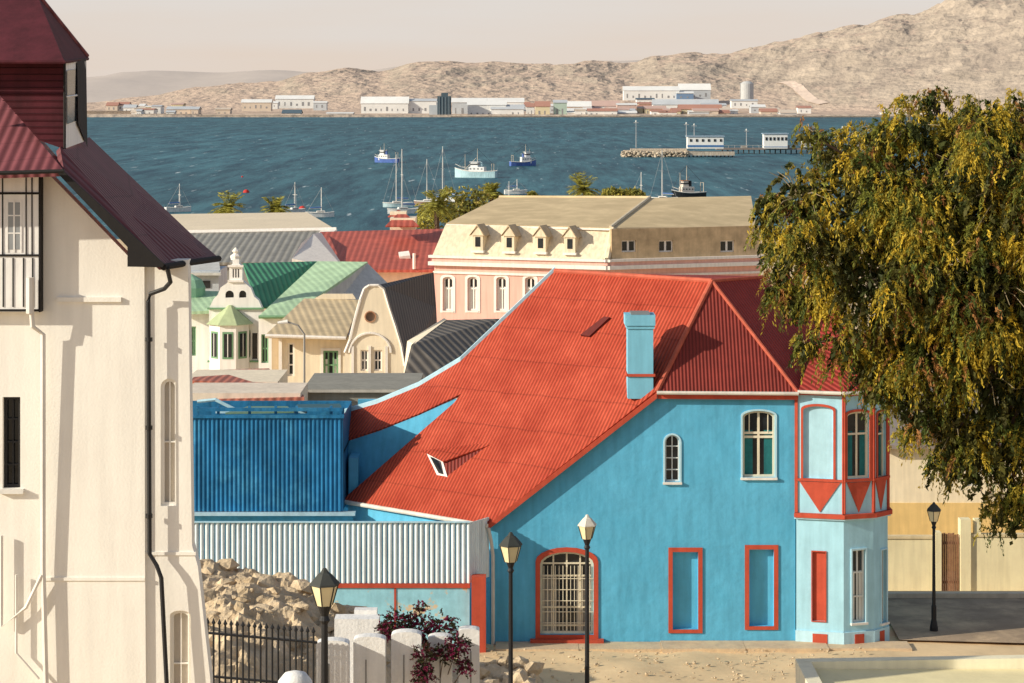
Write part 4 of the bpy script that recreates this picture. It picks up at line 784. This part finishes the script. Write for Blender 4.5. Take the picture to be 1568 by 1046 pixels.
b.tube('white_downpipe',WP,[sv(46,425,34.7),sv(46,480,34.7)],.06,8)
b.tube('waste_pipe',WP,[sv(2,820,34.9),sv(2,960,34.9),sv(40,930,34.9),sv(64,880,34.88)],.03,8); b.tube('waste_pipe',WP,[sv(25,880,34.9),sv(25,1000,34.9),sv(60,1040,34.9)],.02,8)
b.finish()
# ------------------------------------------------------------------ mound, rocks
MND=mat('rocky_soil',(.66,.52,.35),var=.3,scale=1.6,bump=1,bscale=5,streak=0,col2=(.47,.36,.23),c2f=(.45,.6),bdist=.1,rough=1)
def mz(x,y):
    top=interp([(-12,17.0),(-8.4,17.1),(-6.4,16.8),(-4.6,16.1),(-3.6,15.4),(-2.2,14.5),(0.4,14.2),(1.2,13.3),(3,13.0)],x)
    w=max(0,min(1,(66.5-y)/4)); z=12.9+(top-12.9)*w**.6 - max(0,(60-y))*.05
    f=noise.hetero_terrain(Vector((x*.8,y*.8,3)),.8,2.1,6,.6)*.24+ .2*abs(noise.noise(Vector((x*1.7,y*1.7,8))))+.14*noise.ridged_multi_fractal(Vector((x*1.3,y*1.3,2)),.8,2,4,1,2)
    return z+(f-.5)*w
grid('rocky_mound',[float(a) for a in np.arange(-14,2.6,.1)],[float(a) for a in np.arange(52,66.9,.1)],mz,MND,smooth=False)
b=B('rock_pile')
def fx():
    x=random.uniform(-8.6,-3.2); y=random.uniform(57,64); return (x,y,mz(x,y)-.03),random.uniform(.08,.55)**1.5
rocks(b,'boulders',MND,150,fx)
def fx2():
    x=random.uniform(-.9,.6); y=random.uniform(60.5,64.5); return (x,y,mz(x,y)+.05),random.uniform(.08,.35)
rocks(b,'boulders',MND,60,fx2)
def fx3():
    x=random.uniform(-1,11); y=random.uniform(65,68.9); return (x,y,13.32),random.uniform(.02,.06)
rocks(b,'stones',MND,260,fx3)
b.finish()
# ------------------------------------------------------------------ black fence
b=B('iron_railing_fence'); FD=49
for i in range(19):
    u=318+i*9.0; p=sv(u,955+ i*.8,FD); b.tube('pickets',BLACK,[(p.x,FD,15.3),(p.x,FD,p.z)],.024,6); b.lathe('spear_tips',BLACK,(p.x,FD),[(.024,p.z),(.045,p.z+.03),(.004,p.z+.13)],6)
for dv in (14,80): b.tube('rails',BLACK,[sv(316,955+dv,FD),sv(486,970+dv,FD)],.028,6)
b.finish()
WC=mat('whitewashed_concrete',(.88,.87,.85),var=.06,scale=3,streak=.1,bump=.4,bscale=15)
b=B('white_concrete_balustrade')
for u0,u1,vt,d in ((484,534,981,49.5),(541,590,975,49.8),(599,645,968,50.1),(655,692,974,50.5),(702,734,963,50.9)):
    pp=PL((0,d),(1,d)); a0,a1,_,z1=pp.rect(u0,u1,vt,1000)
    pp.prism(b,'posts',WC,outl(a0,a1,15.2,z1,.25,8),0,.35)
    pp.box(b,'groove_shadow_strips',mat('groove_shadow_paint',(.35,.34,.33)),a0+.26,a0+.29,15.2,z1-.5,-.012,-.001)  # raised dark strips paint the shadow of a groove
b.box('rear_blocks',WC,sv(512,0,52).x,sv(580,0,52).x,52,52.5,15,sv(0,948,52).z); b.box('rear_blocks',WC,sv(540,0,52).x,sv(575,0,52).x,52.51,52.8,15,sv(0,942,52).z)
b.box('base',WC,sv(480,0,50).x,sv(740,0,51).x,49.9,51.4,14.5,15.6)
b.finish()
b=B('white_boulder'); c=sv(452,1050,46); b.lathe('stone',WC,(c.x,c.y),[(.32,c.z-.7),(.37,c.z-.1),(.34,c.z+.1),(.22,c.z+.25),(.05,c.z+.3)],14); b.finish(smooth=('white_boulder','stone'))
BD=50
CLb=[(tuple(sv(u,v,BD+d)),r*BD/F) for u,v,r,d in ((605,955,20,1),(640,965,26,1.2),(680,960,20,1.2),(650,1005,18,.0),(700,990,18,.2),(648,1030,16,-.2),(712,1020,12,.2),(590,965,14,1.2),(645,930,8,1.3),(628,945,8,1.2),(620,985,16,.6),(680,1000,14,.2))]
rt=bpy.data.objects.new('bougainvillea_bush',None); scene.collection.objects.link(rt); p0=sv(655,1100,BD+1); rt.location=p0
leafmesh('foliage',*fronds(CLb,1100,12,.18,.06,.035,([(.14,.015,.04),(.22,.02,.07),(.05,.05,.02),(.09,.03,.03)],[.3,.2,.25,.25]),.1,.2,hs=2),parent=rt,loc=p0)
b=B('x')
for p,r in CLb: b.tube('stems',BARK,[p0,p0.lerp(Vector(p),.6)+Vector((.05,0,0)),Vector(p)],.02,5,.006)
b.into(rt,p0)
# parapet right
b=B('cream_parapet_wall'); YP=mat('cream_parapet',(.93,.86,.64),var=.06,streak=.1); YT=mat('parapet_top',(.86,.76,.46),var=.12,scale=1.5,streak=0)
P0=sv(1212,997,41)
b.slab('wall',YP,[Vector((P0.x,40.2,P0.z)),Vector((11,40.2,P0.z+.1)),Vector((11,40.45,P0.z+.1)),Vector((P0.x,40.45,P0.z))],3.5)
b.slab('wall_end',YP,[Vector((P0.x,37,P0.z-.0)),Vector((P0.x+.25,37,P0.z)),Vector((P0.x+.25,40.19,P0.z)),Vector((P0.x,40.19,P0.z))],3.5)
b.slab('roof_deck',YT,[Vector((P0.x+.26,37,P0.z-.12)),Vector((11,37,P0.z-.12)),Vector((11,40.19,P0.z-.12)),Vector((P0.x+.26,40.19,P0.z-.12))],.1)
b.finish()
# ------------------------------------------------------------------ lamps
LG=mat('lamp_glass_cream',(.85,.74,.46),rough=.25,streak=0,spec=.5); LCAP=mat('lamp_cap_sunlit',(.75,.70,.60)); LCD=mat('lamp_cap_dark',(.06,.065,.06))  # the pale cap colour paints sunlight on one lamp's cap
def lamp(u,vt,vb,d,cap,gl,zbase):
    b=B('street_lamp'); t=sv(u,vt,d); z1=t.z; H=(vb-vt)*d/F; r=H*.40; c=(t.x,d); zb=z1-H
    b.tube('pole',BLACK,[(t.x,d,zbase),(t.x,d,zb)],.06,10,.045); b.lathe('base',BLACK,c,[(.13,zbase),(.13,zbase+.25),(.08,zbase+.5),(.08,zbase+.9),(.06,zbase+.95)],12)
    b.lathe('collar',BLACK,c,[(.045,zb-.25),(.075,zb-.2),(.05,zb-.14),(.09,zb-.03),(.1,zb)],12)
    b.lathe('lantern_glass',gl,c,[(r*.52,zb),(r*.92,zb+H*.55)],6,.3)
    for k in range(6):
        a=2*math.pi*k/6+.3; b.tube('lantern_ribs',BLACK,[(c[0]+r*.54*math.cos(a),c[1]+r*.54*math.sin(a),zb),(c[0]+r*.95*math.cos(a),c[1]+r*.95*math.sin(a),zb+H*.55)],.009,4)
    b.lathe('lantern_cap',cap,c,[(r*1.05,zb+H*.55),(r*1.02,zb+H*.6),(r*.45,zb+H*.85),(r*.3,zb+H*.88),(r*.12,zb+H)],6,.3)
    b.finish()
lamp(497,870,927,31,LCD,LG,20); lamp(782,815,860,50,LCD,LG,15.3); lamp(899,788,825,52,LCAP,LG,14.9); lamp(1430,769,798,71.5,LCD,LG,13.1)
b=B('curved_arm_street_lamp'); p=sv(466,590,90); t=sv(466,512,90); b.tube('pole',mat('galvanised_pole',(.35,.33,.3)),[p-Vector((0,0,2)),t,t+Vector((-.25,0,.35)),t+Vector((-.7,0,.5))],.05,6,.035); b.tube('lamp_head',WHITE,[t+Vector((-.65,0,.5)),t+Vector((-1.05,0,.45))],.08,8,.05); b.finish()
# ------------------------------------------------------------------ light, world, camera
el=math.radians(22); az=math.radians(22)
tr=Vector((math.cos(az)*math.cos(el),math.sin(az)*math.cos(el),-math.sin(el)))
sd=bpy.data.lights.new('sun','SUN'); sd.energy=5.0; sd.angle=math.radians(.5); sd.color=(1,.91,.74); so=bpy.data.objects.new('sun',sd); scene.collection.objects.link(so); so.rotation_euler=tr.to_track_quat('-Z','Y').to_euler()
w=bpy.data.worlds.new("World"); scene.world=w; w.use_nodes=True; nt=w.node_tree; bg=nt.nodes['Background']; L=nt.links
sk=nt.nodes.new('ShaderNodeTexSky'); sk.sky_type='NISHITA'; sk.sun_disc=False; sk.sun_elevation=el; sk.sun_rotation=math.radians(248); sk.dust_density=1.5; sk.air_density=1; sk.ozone_density=1
tc=nt.nodes.new('ShaderNodeTexCoord'); sx=nt.nodes.new('ShaderNodeSeparateXYZ'); L.new(tc.outputs['Generated'],sx.inputs[0])
# desert dust haze along the horizon, thinning out higher up
cr=nt.nodes.new('ShaderNodeValToRGB'); cr.color_ramp.elements[0].position=0; cr.color_ramp.elements[0].color=(6.1,5.1,4.3,1); cr.color_ramp.elements[1].position=.05; cr.color_ramp.elements[1].color=(6.0,5.65,5.3,1)
mp=nt.nodes.new('ShaderNodeMapping'); mp.inputs['Scale'].default_value=(6,6,60); L.new(tc.outputs['Generated'],mp.inputs['Vector']); nn=nt.nodes.new('ShaderNodeTexNoise'); nn.inputs['Scale'].default_value=1.2; nn.inputs['Detail'].default_value=4; L.new(mp.outputs['Vector'],nn.inputs['Vector'])
ad=nt.nodes.new('ShaderNodeMath'); ad.operation='MULTIPLY_ADD'; L.new(nn.outputs['Fac'],ad.inputs[0]); ad.inputs[1].default_value=.05; L.new(sx.outputs['Z'],ad.inputs[2])
sb_=nt.nodes.new('ShaderNodeMath'); sb_.operation='SUBTRACT'; L.new(ad.outputs[0],sb_.inputs[0]); sb_.inputs[1].default_value=.025; L.new(sb_.outputs[0],cr.inputs['Fac'])
mr=nt.nodes.new('ShaderNodeMapRange'); mr.inputs['From Min'].default_value=.06; mr.inputs['From Max'].default_value=.45; mr.inputs['To Min'].default_value=1; mr.inputs['To Max'].default_value=.12; L.new(sx.outputs['Z'],mr.inputs['Value'])
mx=nt.nodes.new('ShaderNodeMixRGB'); L.new(mr.outputs['Result'],mx.inputs['Fac']); L.new(sk.outputs['Color'],mx.inputs['Color1']); L.new(cr.outputs['Color'],mx.inputs['Color2']); L.new(mx.outputs['Color'],bg.inputs['Color']); bg.inputs['Strength'].default_value=.125
cd=bpy.data.cameras.new('camera'); cam=bpy.data.objects.new('camera',cd); scene.collection.objects.link(cam); cam.location=(0,0,CH); cam.rotation_euler=(math.radians(90),0,0)
cd.sensor_width=36; cd.lens=F/1568*36; cd.shift_y=-378/1568; cd.clip_start=.5; cd.clip_end=30000; scene.camera=cam
scene.view_settings.view_transform='Standard'; scene.view_settings.look='None'; scene.view_settings.exposure=0
print('objects',len(bpy.data.objects))
